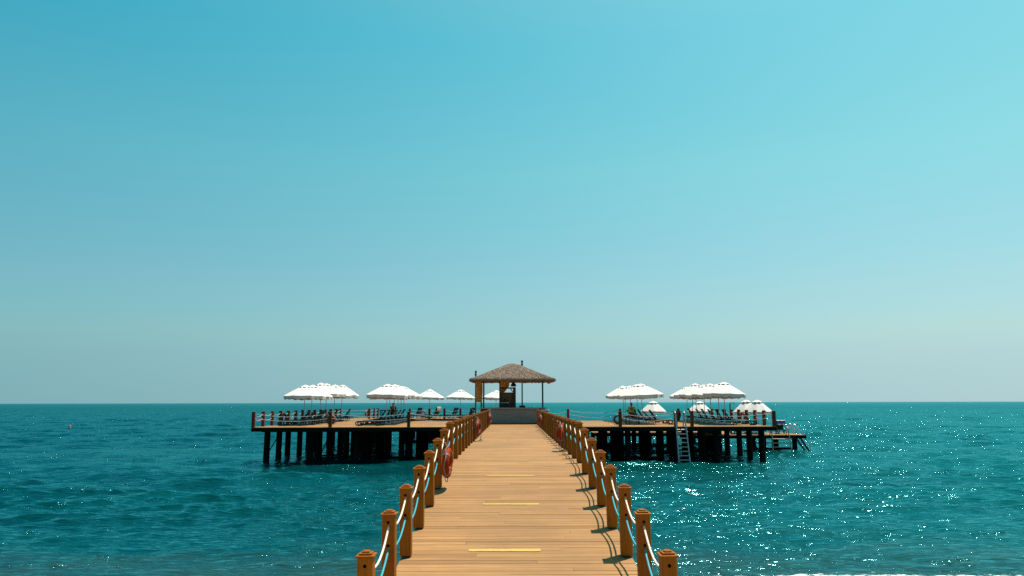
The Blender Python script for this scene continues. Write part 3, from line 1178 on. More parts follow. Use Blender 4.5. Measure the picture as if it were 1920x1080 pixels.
rowA = [(-14.67, 50.5, 2.82), (-14.67, 52.2, 2.86), (-14.67, 54.9, 3.0), (-14.7, 56.6, 3.02), (-14.67, 59.0, 3.04), (-14.67, 61.3, 3.03)]
for k, (x, y, h) in enumerate(rowA):
    parasol(x, y, h, f'white parasol in the outer left row, {ORD[k] if k else "closest"} from the front')
rowB = [(-8.95, 50.6, 2.92), (-9.0, 52.6, 2.88), (-9.0, 54.5, 2.88), (-9.05, 56.3, 2.88), (-9.05, 58.1, 2.9), (-9.1, 59.9, 2.9)]
for k, (x, y, h) in enumerate(rowB):
    parasol(x, y, h, f'white parasol in the inner left row beside the walkway, {ORD[k] if k else "closest"} from the front')
rowC = [(9.05, 50.4, 2.80), (9.1, 53.0, 2.80), (9.05, 55.8, 2.80), (9.05, 58.4, 2.86), (9.15, 59.9, 2.86)]
for k, (x, y, h) in enumerate(rowC):
    parasol(x, y, h, f'white parasol in the inner right row near the seated man, {ORD[k] if k else "closest"} from the front')
rowD = [(14.3, 49.0, 2.77), (14.3, 50.4, 2.80), (14.3, 52.4, 2.82), (14.3, 54.1, 2.86), (14.3, 56.3, 2.95), (14.3, 57.8, 2.86), (14.3, 59.5, 2.82)]
for k, (x, y, h) in enumerate(rowD):
    parasol(x, y, h, f'white parasol in the outer right row, {ORD[k] if k else "closest"} from the front')
rowE = [(-8.45, 72.2, 2.89, 'white parasol standing alone on the rear deck, left of the other two there'),
        (-5.4, 73.0, 2.88, 'white parasol on the rear deck just left of the bar'),
        (-1.85, 73.5, 2.84, 'white parasol half hidden behind the bar with a slanting pole')]
for k, (x, y, h, lab) in enumerate(rowE):
    parasol(x, y, h, lab, tilt=(0, 0.10 if k == 2 else 0))
parasol(12.4, 64.0, 2.62, 'small steep white parasol on the lower deck, leftmost of the four', True)
parasol(16.5, 64.0, 2.62, 'small steep white parasol on the lower deck behind the outer right row', True)
parasol(18.85, 58.0, 2.62, 'small steep white parasol on the lower deck, behind the rightmost one', True)
parasol(19.35, 57.1, 2.66, 'small steep white parasol on the lower deck, rightmost of the four', True)

# ------------------------------------------------------------------ loungers (local: feet at +x, head at -x)
def make_lounger(angle, name='sun_lounger'):
    root = bpy.data.objects.new(name, None)
    COL.objects.link(root)
    zs = 0.30
    for s in (-0.30, 0.30):
        mb = MB()
        pts = [(-0.92, s, zs), (-0.3, s, zs), (0.3, s, zs - 0.01), (0.70, s, zs - 0.005), (0.86, s, zs - 0.03), (0.95, s, 0.20), (0.95, s, 0.12),
               (0.86, s, 0.045), (0.70, s, 0.03), (0.60, s, 0.10), (0.52, s, zs - 0.03)]
        mb.tube(pts, 0.040, 8)
        put('side_rail', mb, root, m=M_lounge)
        mb = MB()
        mb.tube([(-0.55, s, zs - 0.02), (-0.62, s, 0.12), (-0.56, s, 0.035), (-0.42, s, 0.035), (-0.36, s, 0.12), (-0.42, s, zs - 0.02)], 0.028, 8)
        put('leg', mb, root, m=M_lounge)
    mb = MB()
    for k in range(10):
        x = -0.2 + 0.105 * k
        mb.bev((x, 0, zs + 0.025), (0.095, 0.58, 0.02), 0.006)
    put('seat', tag_mesh(mb, 'seat'), root)
    mb = MB()
    c, sn = math.cos(angle), math.sin(angle)
    rot = Matrix.Rotation(angle, 3, 'Y')
    for k in range(8):
        d = 0.06 + 0.095 * k
        mb.bev((-0.26 - d * c, 0, zs + 0.03 + d * sn), (0.085, 0.58, 0.02), 0.006, rot)
    for s in (-0.28, 0.28):
        mb.tube([(-0.24, s, zs + 0.01), (-0.26 - 0.78 * c, s, zs + 0.01 + 0.78 * sn)], 0.022, 6)
    mb.tube([(-0.26 - 0.78 * c, -0.28, zs + 0.01 + 0.78 * sn), (-0.26 - 0.78 * c, 0.28, zs + 0.01 + 0.78 * sn)], 0.022, 6)
    put('backrest', tag_mesh(mb, 'backrest'), root)
    for s in (-0.24, 0.24):
        mb = MB()
        mb.tube([(-0.26 - 0.5 * c, s, zs + 0.5 * sn), (-0.26 - 0.62 * max(c, .3), s, zs)], 0.014, 6)
        put('back_support', mb, root, m=M_lounge)
    return root


def tag_mesh(mb, name):
    return mb.mesh(name, M_sling)


LG = 'dark sun loungers set out on the platforms'
lproto = {}


def lounger(x, y, rz, up, label, z=DECK):
    if up not in lproto:
        lproto[up] = make_lounger(R(up))
        o = lproto[up]
    else:
        o = copy_tree(lproto[up])
    o.location = (x, y, z)
    o.rotation_euler = (0, 0, rz + rnd.uniform(-.05, .05))
    return tag(o, label, 'sun lounger', LG)


def lounger_row(x, rz, ys, ups, where):
    for k, y in enumerate(ys):
        lounger(x + rnd.uniform(-.08, .08), y, rz, ups[k % len(ups)], f'dark sun lounger in the {where}, {ORD[k] if k else "closest"} from the front')


lounger_row(-14.75, math.pi, [48.3, 49.6, 51.3, 53.0, 54.0, 55.7, 57.6, 60.1, 62.3], [8, 55, 60, 58, 55, 60, 58], 'outer left row')
lounger_row(-9.55, math.pi, [48.1, 49.7, 51.6, 53.5, 55.4, 57.2, 59.0], [8, 55, 58, 55], 'inner left row')
lounger_row(10.05, 0.0, [49.4, 51.7, 54.4, 57.1, 59.2], [58, 45, 58], 'inner right row')
lounger_row(15.1, 0.0, [47.9, 49.7, 51.4, 53.3, 55.2, 57.0, 58.7, 59.9], [8, 58, 60, 58, 60, 58], 'outer right row')
for k, (x, y, lab) in enumerate(((-9.6, 71.0, 'dark sun lounger on the rear deck behind the dark red life ring'),
                                 (-7.75, 70.4, 'dark sun lounger on the rear deck with a beige towel over its back'),
                                 (-6.0, 70.8, 'dark sun lounger on the rear deck below the middle parasol'),
                                 (-4.35, 70.4, 'dark sun lounger on the rear deck close to the bar'))):
    lounger(x, y, 2.45, 62, lab)
lounger(20.9, 57.3, H90, 58, 'dark lounger on the lower deck draped with a blue and white striped towel', LOW)
lounger(14.0, 60.6, 0.0, 8, 'flat dark lounger on the lower deck, glimpsed beneath the main platform', LOW)
lounger(16.3, 56.3, 0.0, 45, 'dark lounger on the lower deck near its front edge, seen between the piles', LOW)


def towel(x0, x1, z0, z1, wd, m, name, label, loc, rz):
    """cloth laid over a sloping back: both sides and a rolled top"""
    mb = MB()
    prof = [(x0, z0), ((x0 + x1) / 2, (z0 + z1) / 2 + 0.01), (x1, z1), (x1 - 0.05, z1 + 0.02), (x1 - 0.08, z1 - 0.03), (x1 - 0.06, z1 - 0.34)]
    vs, fs = [], []
    nW = 8
    for i, (px, pz) in enumerate(prof):
        for j in range(nW + 1):
            vs.append((px + 0.008 * math.sin(j * 1.7 + i), -wd / 2 + wd * j / nW, pz + 0.006 * math.sin(j * 2.3)))
    q = len(vs)
    vs += [(a - 0.012, b, c + 0.012) for a, b, c in vs]
    W1 = nW + 1
    for i in range(len(prof) - 1):
        for j in range(nW):
            a = i * W1 + j
            fs += [(a, a + 1, a + W1 + 1, a + W1), (q + a, q + a + W1, q + a + W1 + 1, q + a + 1)]
    mb.add(vs, fs, True)
    return tag(put(name, mb, None, loc, (0, 0, rz), m), label, 'towel')


a_ = R(62)
towel(-0.28, -0.26 - 0.80 * math.cos(a_), 0.37, 0.36 + 0.80 * math.sin(a_), 0.52, M_beige, 'beige_towel', 'beige towel over the raised back of a rear deck lounger', (-7.75, 70.4, DECK), 2.45)
a_ = R(58)
towel(-0.24, -0.26 - 0.80 * math.cos(a_), 0.38, 0.36 + 0.80 * math.sin(a_), 0.66, M_stripe, 'striped_towel', 'blue and white striped towel hung over a lounger on the lower deck', (20.9, 57.3, LOW), H90)

# ------------------------------------------------------------------ ladders and steps
def ladder(name, label, xb, xt, y0, y1, zt, zb, hw0, hw1, m, rung_z, hoop=False):
    """two stiles leaning from (y0, top) to (y1, bottom), rungs between"""
    t = thing(name, label, 'ladder', (xt, y0, 0))
    for s in (-1, 1):
        mb = MB()
        top = Vector((s * hw0, 0, zt))
        bot = Vector((xb - xt + s * hw1, y1 - y0, zb))
        mb.tube([top, bot], 0.045, 8)
        if hoop:
            mb.tube([top, top + Vector((0, 0.12, 0.1)), top + Vector((0, 0.3, 0.06)), (s * hw0, 0.42, DECK if zt > 2.6 else LOW)], 0.04, 8)
        put('stile', mb, t, m=m)
    for z in rung_z:
        u = (zt - z) / (zt - zb)
        xc = (xb - xt) * u
        hw_ = hw0 + (hw1 - hw0) * u
        mb = MB()
        mb.tube([(xc - hw_, (y1 - y0) * u, z), (xc + hw_, (y1 - y0) * u, z)], 0.035, 8)
        put('rung', mb, t, m=m)
    return t


M_ladder = noisy('pale_grey_metal', (0.28, 0.30, 0.32), (0.38, 0.40, 0.42), (1, 1, 1), 4, 0.4, 0, 0.2)
ladder('swim_ladder', 'pale grey ladder from the front right edge of the platform down into the water', 10.62, 10.44, 45.34, 45.2, DECK + 0.83, -0.6, 0.285, 0.36,
       M_ladder, [2.06 - 0.265 * k for k in range(9)], True)
ladder('swim_ladder', 'short weathered ladder on the front of the lower deck on the right', 20.2, 20.15, 54.85, 54.6, LOW + 0.5, -0.5, 0.62, 0.72, M_ladderwood,
       [1.0, 0.7, 0.4, 0.1], True)
st = thing('water_steps', 'steel steps with a sloping handrail running from the lower deck into the sea', 'steps', (22.2, 57.0, 0))
for s in (-0.45, 0.45):
    mb = MB()
    mb.beam((0.02, s, LOW - 0.15), (0.95, s, -0.3), 0.05, 0.14)
    put('stringer', mb, st, m=M_blackpole)
    mb = MB()
    mb.tube([(-0.38, s, LOW), (-0.38, s, LOW + 0.66), (-0.28, s, LOW + 0.75), (-0.16, s, LOW + 0.69), (0.82, s, 0.62), (0.9, s, 0.5), (0.9, s, -0.3)], 0.035, 8)
    put('handrail', mb, st, m=M_steel)
for k in range(4):
    mb = MB()
    mb.box((0.18 + 0.21 * k, 0, LOW - 0.33 - 0.33 * k), (0.20, 0.86, 0.035))
    put('tread', mb, st, m=M_blackpole)

# ------------------------------------------------------------------ thatched bar
KX, KY = -0.07, 53.9
bar = thing('beach_bar', 'open beach bar under a wide thatched roof at the end of the walkway', 'bar', (KX, KY, DECK))
EAVE, PEAK, HWR = 3.03, 4.52, 3.14


def roof_z(x, y):
    # pyramid with softened hips and a rounded top
    p = 7.0
    d = ((abs(x) ** p + abs(y) ** p) ** (1 / p)) / HWR
    d = min(d, 1.0)
    z = PEAK - (PEAK - EAVE - 0.11) * (d ** 0.93)
    return z - 0.10 * math.exp(-(d / 0.10) ** 2)


mb = MB()
Ng = 44
vs = []
for i in range(Ng + 1):
    for j in range(Ng + 1):
        x = -HWR + 2 * HWR * i / Ng
        y = -HWR + 2 * HWR * j / Ng
        # round the plan corners a little
        k = max(abs(x), abs(y)) / max(1e-6, math.hypot(x, y))
        f = 1 - 0.06 * max(0, (1 - k) / 0.293) ** 3
        edge = max(abs(x), abs(y)) / HWR
        nz = 0.035 * math.sin(9.1 * x + 3 * y) * math.sin(7.3 * y - 2 * x) + rnd.uniform(-.025, .025)
        vs.append((x * f + rnd.uniform(-.015, .015), y * f + rnd.uniform(-.015, .015), roof_z(x, y) + nz * (1 if edge < .98 else 0.6)))
fs = [(i * (Ng + 1) + j, (i + 1) * (Ng + 1) + j, (i + 1) * (Ng + 1) + j + 1, i * (Ng + 1) + j + 1) for i in range(Ng) for j in range(Ng)]
rim = [i * (Ng + 1) for i in range(Ng + 1)] + [Ng * (Ng + 1) + j for j in range(1, Ng + 1)] + [i * (Ng + 1) + Ng for i in range(Ng - 1, -1, -1)] + [j for j in range(Ng - 1, 0, -1)]
b0 = len(vs)
for r_ in rim:
    x, y, z = vs[r_]
    vs.append((x * 0.985, y * 0.985, EAVE + rnd.uniform(-.03, .03) - (0.09 if abs(x) + abs(y) > 1.86 * HWR else 0)))
nrim = len(rim)
for k in range(nrim):
    k2 = (k + 1) % nrim
    fs.append((rim[k], b0 + k, b0 + k2, rim[k2]))
b1 = len(vs)
for k in range(nrim):
    x, y, z = vs[b0 + k]
    vs.append((x * 0.9, y * 0.9, EAVE + 0.12))
for k in range(nrim):
    k2 = (k + 1) % nrim
    fs.append((b0 + k, b1 + k, b1 + k2, b0 + k2))
vs.append((0, 0, PEAK - 0.5))
for k in range(nrim):
    k2 = (k + 1) % nrim
    fs.append((b1 + k, len(vs) - 1, b1 + k2))
mb.add(vs, fs, True)
thatch = put('thatch_roof', mb, bar, m=M_thatch)
# loose reeds lying down the slopes and hanging from the eaves
mb = MB()
for q in range(9000):
    if q < 7200:
        x, y = rnd.uniform(-HWR, HWR), rnd.uniform(-HWR, HWR)
    else:
        e = rnd.choice((0, 1, 2, 3))
        u = rnd.uniform(-HWR, HWR)
        x, y = [(u, -HWR), (u, HWR), (-HWR, u), (HWR, u)][e]
    L = rnd.uniform(0.18, 0.42)
    if abs(x) > abs(y):
        d = Vector((math.copysign(1, x), rnd.uniform(-.25, .25), 0))
    else:
        d = Vector((rnd.uniform(-.25, .25), math.copysign(1, y), 0))
    k = max(abs(x), abs(y)) / max(1e-6, math.hypot(x, y))
    f = 1 - 0.06 * max(0, (1 - k) / 0.293) ** 3
    a = Vector((x * f, y * f, roof_z(x, y) + 0.02))
    if q < 7200:
        b = Vector(((x + d.x * L), (y + d.y * L), 0))
        if max(abs(b.x), abs(b.y)) > HWR:
            b.z = roof_z(x, y) - 0.13 * rnd.random()
        else:
            b.z = roof_z(b.x, b.y)
        b.z += rnd.uniform(0.02, 0.085)
    else:
        b = a + Vector((d.x * 0.05, d.y * 0.05, -rnd.uniform(0.06, 0.16)))
        a += Vector((d.x * 0.01, d.y * 0.01, 0.03))
    if q < 7200 and (max(abs(b.x), abs(b.y)) > HWR + 0.05 or abs(b.x) + abs(b.y) > 1.93 * HWR):
        continue
    t = (b - a).normalized()
    sd = t.cross(Vector((0, 0, 1)))
    sd = sd.normalized() * rnd.uniform(0.008, 0.022) if sd.length > 1e-4 else Vector((0.015, 0, 0))
    up = Vector((0, 0, 0.012))
    mb.add([a - sd, a + sd, b, a + up], [(0, 1, 2), (0, 3, 2), (3, 1, 2)])
tag(put('loose_reed', mb, thatch, m=M_reed), kind='stuff')
for px, py in ((-2.08, -2.0), (2.17, -2.0), (-2.42, 1.9), (2.34, 1.9)):
    mb = MB()
    mb.box((px, py, (EAVE + 0.14) / 2), (0.11, 0.11, EAVE + 0.14))
    put('roof_post', mb, bar, m=M_blackpole)
for py in (-2.0, 1.9):
    mb = MB()
    mb.box((0, py, EAVE + 0.2), (5.0, 0.1, 0.14))
    put('roof_beam', mb, bar, m=M_cab)
for px in (-2.25, 2.25):
    mb = MB()
    mb.box((px, 0, EAVE + 0.2), (0.1, 3.78, 0.14))
    put('roof_beam', mb, bar, m=M_cab)
cy0 = 51.5 - KY
mb = MB()
mb.bev((0.05 - KX + 0.03, cy0 + 0.3, 0.54), (3.44, 0.55, 1.03), 0.012)
put('counter_front', mb, bar, m=M_counter)
mb = MB()
mb.box((0.05 - KX + 0.03, cy0 + 0.33, 0.0125), (3.40, 0.52, 0.025))
put('plinth', mb, bar, m=M_shoe)
mb = MB()
mb.bev((-0.32 - KX, cy0 + 0.32, 1.10), (4.3, 0.78, 0.085), 0.012)
put('counter_top', mb, bar, m=M_slab)
for sx in (-2.05, 2.1):
    mb = MB()
    mb.bev((sx, 0.0, 1.10), (0.75, 4.2, 0.07), 0.012)
    put('counter_top', mb, bar, m=M_slab)
    mb = MB()
    mb.bev((sx, 0.1, 0.53), (0.5, 3.9, 1.06), 0.012)
    put('side_counter', mb, bar, m=M_cab)
mb = MB()
mb.box((1.79, cy0 + 0.31, 0.53), (0.05, 0.5, 1.02))
put('corner_trim', mb, bar, m=M_tealbin)

cab = thing('back_bar_cabinet', 'tall dark brown wooden cabinet with an open top shelf inside the bar', 'cabinet', (-0.43, 55.0, DECK))
mb = MB()
mb.box((-0.08, 0.0, 1.52), (0.96, 0.03, 1.40))
put('back_panel', mb, cab, m=M_cablight)
for sx, wd in ((-0.60, 0.09), (0.50, 0.22)):
    mb = MB()
    mb.box((sx, 0, 1.33), (wd, 0.5, 2.66))
    put('side_panel', mb, cab, m=M_cab)
for zz, th in ((2.60, 0.1), (2.24, 0.05), (0.80, 0.06), (0.3, 0.06)):
    mb = MB()
    mb.box((-0.08, 0, zz), (0.95, 0.46, th))
    put('shelf', mb, cab, m=M_cab)
for sx in (-1, 1):
    mb = MB()
    mb.beam((-0.08 + sx * 0.46, -0.2, 2.30), (-0.08 + sx * 0.28, -0.2, 2.54), 0.05, 0.07)
    put('corner_bracket', mb, cab, m=M_cab)
mb = MB()
mb.box((0, 0.05, 0.15), (1.1, 0.4, 0.3))
put('plinth', mb, cab, m=M_cab)

mach = thing('drinks_machine', 'dark drinks machine with a silver top in front of the brown cabinet', 'machine', (-0.65, 54.35, DECK + 1.14))
mb = MB()
mb.bev((0, 0, 0.16), (0.62, 0.42, 0.32), 0.03)
put('body', mb, mach, m=M_shoe)
mb = MB()
mb.bev((0, 0, 0.35), (0.66, 0.45, 0.05), 0.015)
put('top_plate', mb, mach, m=M_steel)
mb = MB()
mb.lathe([(0.11, 0.0), (0.13, 0.08), (0.11, 0.2), (0.05, 0.27)], 14, (0, 0, 0.376))
put('hopper', mb, mach, m=M_shoe)
shelf = thing('back_counter', 'low dark counter along the back of the bar', 'counter', (0, 54.4, DECK))
mb = MB()
mb.bev((-0.1, 0, 0.55), (3.2, 0.5, 1.1), 0.01)
put('body', mb, shelf, m=M_cab)
mb = MB()
mb.bev((-0.1, 0, 1.12), (3.3, 0.6, 0.04), 0.01)
put('worktop', mb, shelf, m=M_slab)
box = thing('cash_box', 'low dark box on the back counter in front of the tall lamp pole', 'box', (0.66, 54.35, DECK + 1.14))
mb = MB()
mb.bev((0, 0, 0.06), (0.44, 0.3, 0.12), 0.01)
put('body', mb, box, m=M_shoe)
mb = MB()
mb.bev((0, 0, 0.135), (0.40, 0.27, 0.03), 0.008)
put('lid', mb, box, m=M_blackpole)

lamp = thing('pendant_lamp', 'dark bell-shaped pendant lamp hanging under the thatch', 'lamp', (0.0, 52.6, DECK + 2.66))
mb = MB()
mb.lathe([(0.045, 0.30), (0.09, 0.27), (0.16, 0.18), (0.215, 0.08), (0.20, 0.03), (0.12, 0.0)], 18)
put('lamp_shade', mb, lamp, m=M_blackpole)
mb = MB()
mb.tube([(0, 0, 0.29), (0, 0, 1.1)], 0.02, 6)
put('cord', mb, lamp, m=M_blackpole)


def curtain(x, y, z0, z1, prof, label):
    """gathered cloth: prof(u) -> (left, right) at height fraction u from the top"""
    mb = MB()
    vs, fs = [], []
    nu, nv = 18, 22
    for i in range(nu + 1):
        u = i / nu
        a, b = prof(u)
        for j in range(nv + 1):
            v = j / nv
            vs.append((a + (b - a) * v, 0.05 * math.sin(v * 19 + 0.8 * math.sin(3 * u)) + 0.02 * math.sin(7 * u + 5 * v), z1 + (z0 - z1) * u))
    q = len(vs)
    vs += [(p[0], p[1] + 0.012, p[2]) for p in vs]
    W1 = nv + 1
    for i in range(nu):
        for j in range(nv):
            a = i * W1 + j
            fs += [(a, a + 1, a + W1 + 1, a + W1), (q + a, q + a + W1, q + a + W1 + 1, q + a + 1)]
    mb.add(vs, fs, True)
    return tag(put('hanging_cloth', mb, None, (x, y, DECK), (0, 0, 0), M_curtain), label, 'cloth', 'golden cloths hanging in the bar')


curtain(-2.86, 55.3, 1.52, 3.2, lambda u: (0.0, 0.46 + 0.02 * math.sin(4 * u)), 'golden patterned cloth hanging at the left corner of the bar')
curtain(-1.02, 55.6, 1.75, 3.2, lambda u: (0.0, 0.70 if u < 0.3 else 0.70 - 0.40 * min(1, (u - 0.3) / 0.35)), 'golden cloth gathered to one side above the brown cabinet')
mb = MB()
mb.box((0, 0, 1.6), (0.09, 0.09, 3.2))
tag(put('curtain_pole', mb, None, (-1.06, 55.75, DECK), (0, 0, 0), M_cab), 'dark upright pole at the left side of the brown cabinet', 'pole')


def tall_pole(x, y, h, label):
    t = thing('lamp_pole', label, 'lamp pole', (x, y, DECK), 0, 'slim dark lamp poles behind the bar')
    mb = MB()
    mb.tube([(0, 0, 0), (0, 0, h - 0.4)], 0.055, 10)
    put('pole', mb, t, m=M_blackpole)
    mb = MB()
    mb.lathe([(0.055, -0.42), (0.085, -0.40), (0.085, -0.30), (0.06, -0.28), (0.06, -0.17), (0.09, -0.15), (0.085, -0.03), (0.03, 0.0)], 12, (0, 0, h))
    put('lamp_head', mb, t, m=M_blackpole)
    mb = MB()
    mb.lathe([(0.17, 0.0), (0.17, 0.03), (0.075, 0.06), (0.07, 0.35)], 12)
    put('base', mb, t, m=M_blackpole)


tall_pole(0.70, 57.6, 4.87, 'slim dark lamp pole rising behind the bar above the right slope of its roof')
tall_pole(-3.14, 59.8, 4.15, 'slim dark lamp pole rising above the left eave of the bar')

tb = thing('bar_table', 'round pale blue topped table at the right end of the bar', 'table', (2.22, 51.35, DECK))
mb = MB()
mb.lathe([(0.30, 0.92), (0.33, 0.95), (0.33, 0.99), (0.25, 1.02), (0.02, 1.03)], 20)
put('table_top', mb, tb, m=M_bluebin)
mb = MB()
mb.lathe([(0.26, 0.0), (0.27, 0.1), (0.21, 0.5), (0.25, 0.915)], 18)
put('pedestal', mb, tb, m=M_tealbin)

# ------------------------------------------------------------------ small things on the decks
sh = thing('shower_pole', 'thin dark pole among the rear loungers of the outer right row', 'pole', (17.3, 57.6, LOW))
mb = MB()
mb.tube([(0, 0, 0), (0, 0, 2.35)], 0.05, 8)
put('pole', mb, sh, m=M_blackpole)
mb = MB()
mb.tube([(0, 0, 2.28), (0.1, 0, 2.42), (0.25, 0, 2.44), (0.34, 0, 2.38)], 0.025, 8)
mb.lathe([(0.02, 2.38), (0.07, 2.34), (0.07, 2.32)], 10, (0.34, 0, 0))
put('shower_head', mb, sh, m=M_blackpole)
tb = thing('side_table', 'dark low square table among the inner left row of parasols', 'table', (-10.05, 58.1, DECK))
mb = MB()
mb.bev((0, 0, 0.90), (1.4, 0.8, 0.07), 0.02)
put('table_top', mb, tb, m=M_shoe)
for sx in (-0.6, 0.6):
    for sy in (-0.33, 0.33):
        mb = MB()
        mb.box((sx, sy, 0.43), (0.06, 0.06, 0.86))
        put('leg', mb, tb, m=M_shoe)

by = thing('buoy', 'small dark buoy with an orange top floating far out on the left', 'buoy', (-66.5, 108.5, -0.05))
mb = MB()
mb.lathe([(0.05, -0.3), (0.22, -0.18), (0.30, 0.02), (0.24, 0.22), (0.10, 0.34), (0.05, 0.42)], 16)
put('float', mb, by, m=M_buoy)
mb = MB()
mb.lathe([(0.14, 0.34), (0.15, 0.44), (0.06, 0.54)], 10)
put('cap', mb, by, m=M_buoytop)


# ------------------------------------------------------------------ people
def skin_body(name, joints, bones, m, parent, sub=2):
    """one continuous surface grown round a chain of joints {name: (x, y, z, radius)}"""
    keys = list(joints)
    me = bpy.data.meshes.new(name)
    me.from_pydata([joints[k][:3] for k in keys], [(keys.index(a), keys.index(b)) for a, b in bones], [])
    o = put(name, me, parent)
    md = o.modifiers.new('skin', 'SKIN')
    md.use_smooth_shade = True
    sv = me.skin_vertices[0].data
    for i, k in enumerate(keys):
        r = joints[k][3]
        sv[i].radius = r if isinstance(r, tuple) else (r, r)
        sv[i].use_root = (i == 0)
    s = o.modifiers.new('sub', 'SUBSURF')
    s.levels = s.render_levels = sub
    me.materials.append(m)
    return o


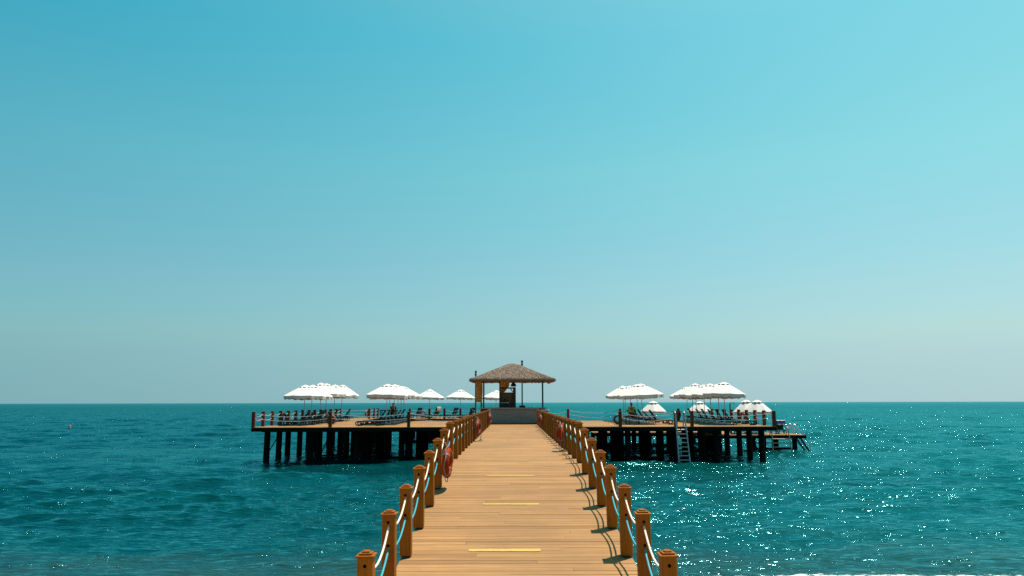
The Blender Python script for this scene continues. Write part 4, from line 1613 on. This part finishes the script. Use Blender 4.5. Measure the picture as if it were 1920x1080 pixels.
def seated(root, skin, shirt, shorts, seat, lean=0.06, hands='knees'):
    """person sitting facing -y, root at the floor"""
    J = {'pelvis': (0, 0, seat + 0.10, (0.15, 0.11)), 'waist': (0, -0.02, seat + 0.28, (0.14, 0.10)), 'chest': (0, -lean, seat + 0.47, (0.17, 0.115)),
         'neckb': (0, -lean, seat + 0.60, (0.085, 0.07)), 'neck': (0, -lean - 0.01, seat + 0.66, 0.052), 'jaw': (0, -lean - 0.03, seat + 0.73, (0.062, 0.075)),
         'brow': (0, -lean - 0.03, seat + 0.81, (0.074, 0.092)), 'crown': (0, -lean - 0.015, seat + 0.88, (0.055, 0.07))}
    B = [('pelvis', 'waist'), ('waist', 'chest'), ('chest', 'neckb'), ('neckb', 'neck'), ('neck', 'jaw'), ('jaw', 'brow'), ('brow', 'crown')]
    for s, n_ in ((-1, 'l'), (1, 'r')):
        J.update({n_ + 'sh': (s * 0.20, -lean, seat + 0.55, 0.062), n_ + 'el': (s * 0.28, -lean - 0.06, seat + 0.28, 0.044), n_ + 'wr': (s * 0.21, -0.36, seat + 0.21, 0.031),
                  n_ + 'pa': (s * 0.20, -0.43, seat + 0.20, (0.038, 0.022)),
                  n_ + 'hip': (s * 0.11, -0.08, seat + 0.09, 0.088), n_ + 'kn': (s * 0.23, -0.47, seat + 0.07, 0.062), n_ + 'ca': (s * 0.23, -0.46, seat - 0.10, 0.056),
                  n_ + 'an': (s * 0.22, -0.44, 0.09 if seat > 0.5 else 0.09, 0.038), n_ + 'fo': (s * 0.235, -0.58, 0.035, (0.042, 0.03))})
        B += [('chest', n_ + 'sh'), (n_ + 'sh', n_ + 'el'), (n_ + 'el', n_ + 'wr'), (n_ + 'wr', n_ + 'pa'),
              ('pelvis', n_ + 'hip'), (n_ + 'hip', n_ + 'kn'), (n_ + 'kn', n_ + 'ca'), (n_ + 'ca', n_ + 'an'), (n_ + 'an', n_ + 'fo')]
        for f in range(5):
            fx = s * 0.20 + (f - 1.5) * 0.017 if f < 4 else s * 0.20 - s * 0.045
            L = [0.060, 0.072, 0.066, 0.052, 0.045][f]
            y0 = -0.45 if f < 4 else -0.41
            a, b = f'{n_}f{f}a', f'{n_}f{f}b'
            J[a] = (fx, y0 - L * 0.5, seat + 0.195, 0.009)
            J[b] = (fx, y0 - L * 0.85, seat + 0.165, 0.008)
            B += [(n_ + 'pa', a), (a, b)]
    body = skin_body('body', J, B, skin, root)
    T = {k: J[k] for k in ('pelvis', 'waist', 'chest', 'neckb')}
    T = {k: (v[0], v[1], v[2], tuple(q + 0.014 for q in v[3])) for k, v in T.items()}
    TB = [('pelvis', 'waist'), ('waist', 'chest'), ('chest', 'neckb')]
    for n_ in 'lr':
        a, b = J[n_ + 'sh'], J[n_ + 'el']
        T[n_ + 'sh'] = (*a[:3], a[3] + 0.014)
        T[n_ + 'sl'] = tuple(a[i] + (b[i] - a[i]) * 0.62 for i in range(3)) + (0.064,)
        TB += [('chest', n_ + 'sh'), (n_ + 'sh', n_ + 'sl')]
    skin_body('shirt', T, TB, shirt, root)
    S = {'p': (0, 0.0, seat + 0.08, (0.165, 0.125))}
    SB = []
    for n_ in 'lr':
        a, b = J[n_ + 'hip'], J[n_ + 'kn']
        S[n_ + 'h'] = (*a[:3], 0.108)
        S[n_ + 'k'] = tuple(a[i] + (b[i] - a[i]) * 0.75 for i in range(3)) + (0.090,)
        SB += [('p', n_ + 'h'), (n_ + 'h', n_ + 'k')]
    skin_body('shorts', S, SB, shorts, root)
    H = {'a': (0, -lean + 0.025, seat + 0.80, (0.075, 0.075)), 'b': (0, -lean - 0.01, seat + 0.875, (0.072, 0.085)), 'c': (0, -lean - 0.012, seat + 0.905, (0.045, 0.05))}
    skin_body('hair', H, [('a', 'b'), ('b', 'c')], M_hair, root)
    mb = MB()
    fy = -lean - 0.03
    mb.add([(-0.014, fy - 0.088, seat + 0.755), (0.014, fy - 0.088, seat + 0.755), (0, fy - 0.118, seat + 0.763), (0, fy - 0.09, seat + 0.80)], [(0, 1, 2), (1, 3, 2), (3, 0, 2)])
    put('nose', mb, body, m=skin)
    for s in (-1, 1):
        mb = MB()
        mb.lathe([(0.002, -0.008), (0.009, 0), (0.002, 0.008)], 8, (s * 0.030, fy - 0.084, seat + 0.805))
        put('eye', mb, body, m=M_hair)
        mb = MB()
        mb.lathe([(0.004, -0.028), (0.018, -0.005), (0.014, 0.02), (0.003, 0.03)], 8, (s * 0.076, fy + 0.015, seat + 0.785))
        put('ear', mb, body, m=skin)
    return body


man = thing('person', 'man in a lime shirt and dark red shorts sitting beside the front right post', 'person', (8.15, 49.9, DECK))
seated(man, M_skin, M_lime, M_redcloth, 0.58)
stool = thing('guard_bench', 'dark red bench under the man in the lime shirt', 'bench', (8.2, 49.95, DECK))
mb = MB()
mb.bev((0.02, 0.10, 0.545), (1.05, 0.40, 0.06), 0.015)
put('seat', mb, stool, m=M_redcloth)
for sx in (-0.42, 0.45):
    for sy in (-0.05, 0.25):
        mb = MB()
        mb.box((sx, sy, 0.257), (0.06, 0.06, 0.514))
        put('leg', mb, stool, m=M_blackpole)
pr = thing('person', 'person in a dark red top sitting among the inner left parasols', 'person', (-9.9, 62.2 - 2.9, DECK))
seated(pr, M_skin2, M_redcloth, M_hair, 0.60)
st2 = thing('stool', 'dark stool under the person in the dark red top', 'stool', (-9.9, 59.35, DECK))
mb = MB()
mb.lathe([(0.17, 0.54), (0.18, 0.56), (0.18, 0.59), (0.02, 0.60)], 16)
put('seat', mb, st2, m=M_shoe)
for k in range(4):
    a = k * H90 + 0.78
    mb = MB()
    mb.tube([(0.13 * math.cos(a), 0.13 * math.sin(a), 0.55), (0.2 * math.cos(a), 0.2 * math.sin(a), 0)], 0.02, 6)
    put('leg', mb, st2, m=M_shoe)

# ------------------------------------------------------------------ render settings
scene.cycles.use_denoising = False
scene.cycles.use_adaptive_sampling = False
scene.cycles.max_bounces = 8
scene.cycles.sample_clamp_indirect = 6.0
scene.cycles.caustics_reflective = False
scene.cycles.caustics_refractive = False
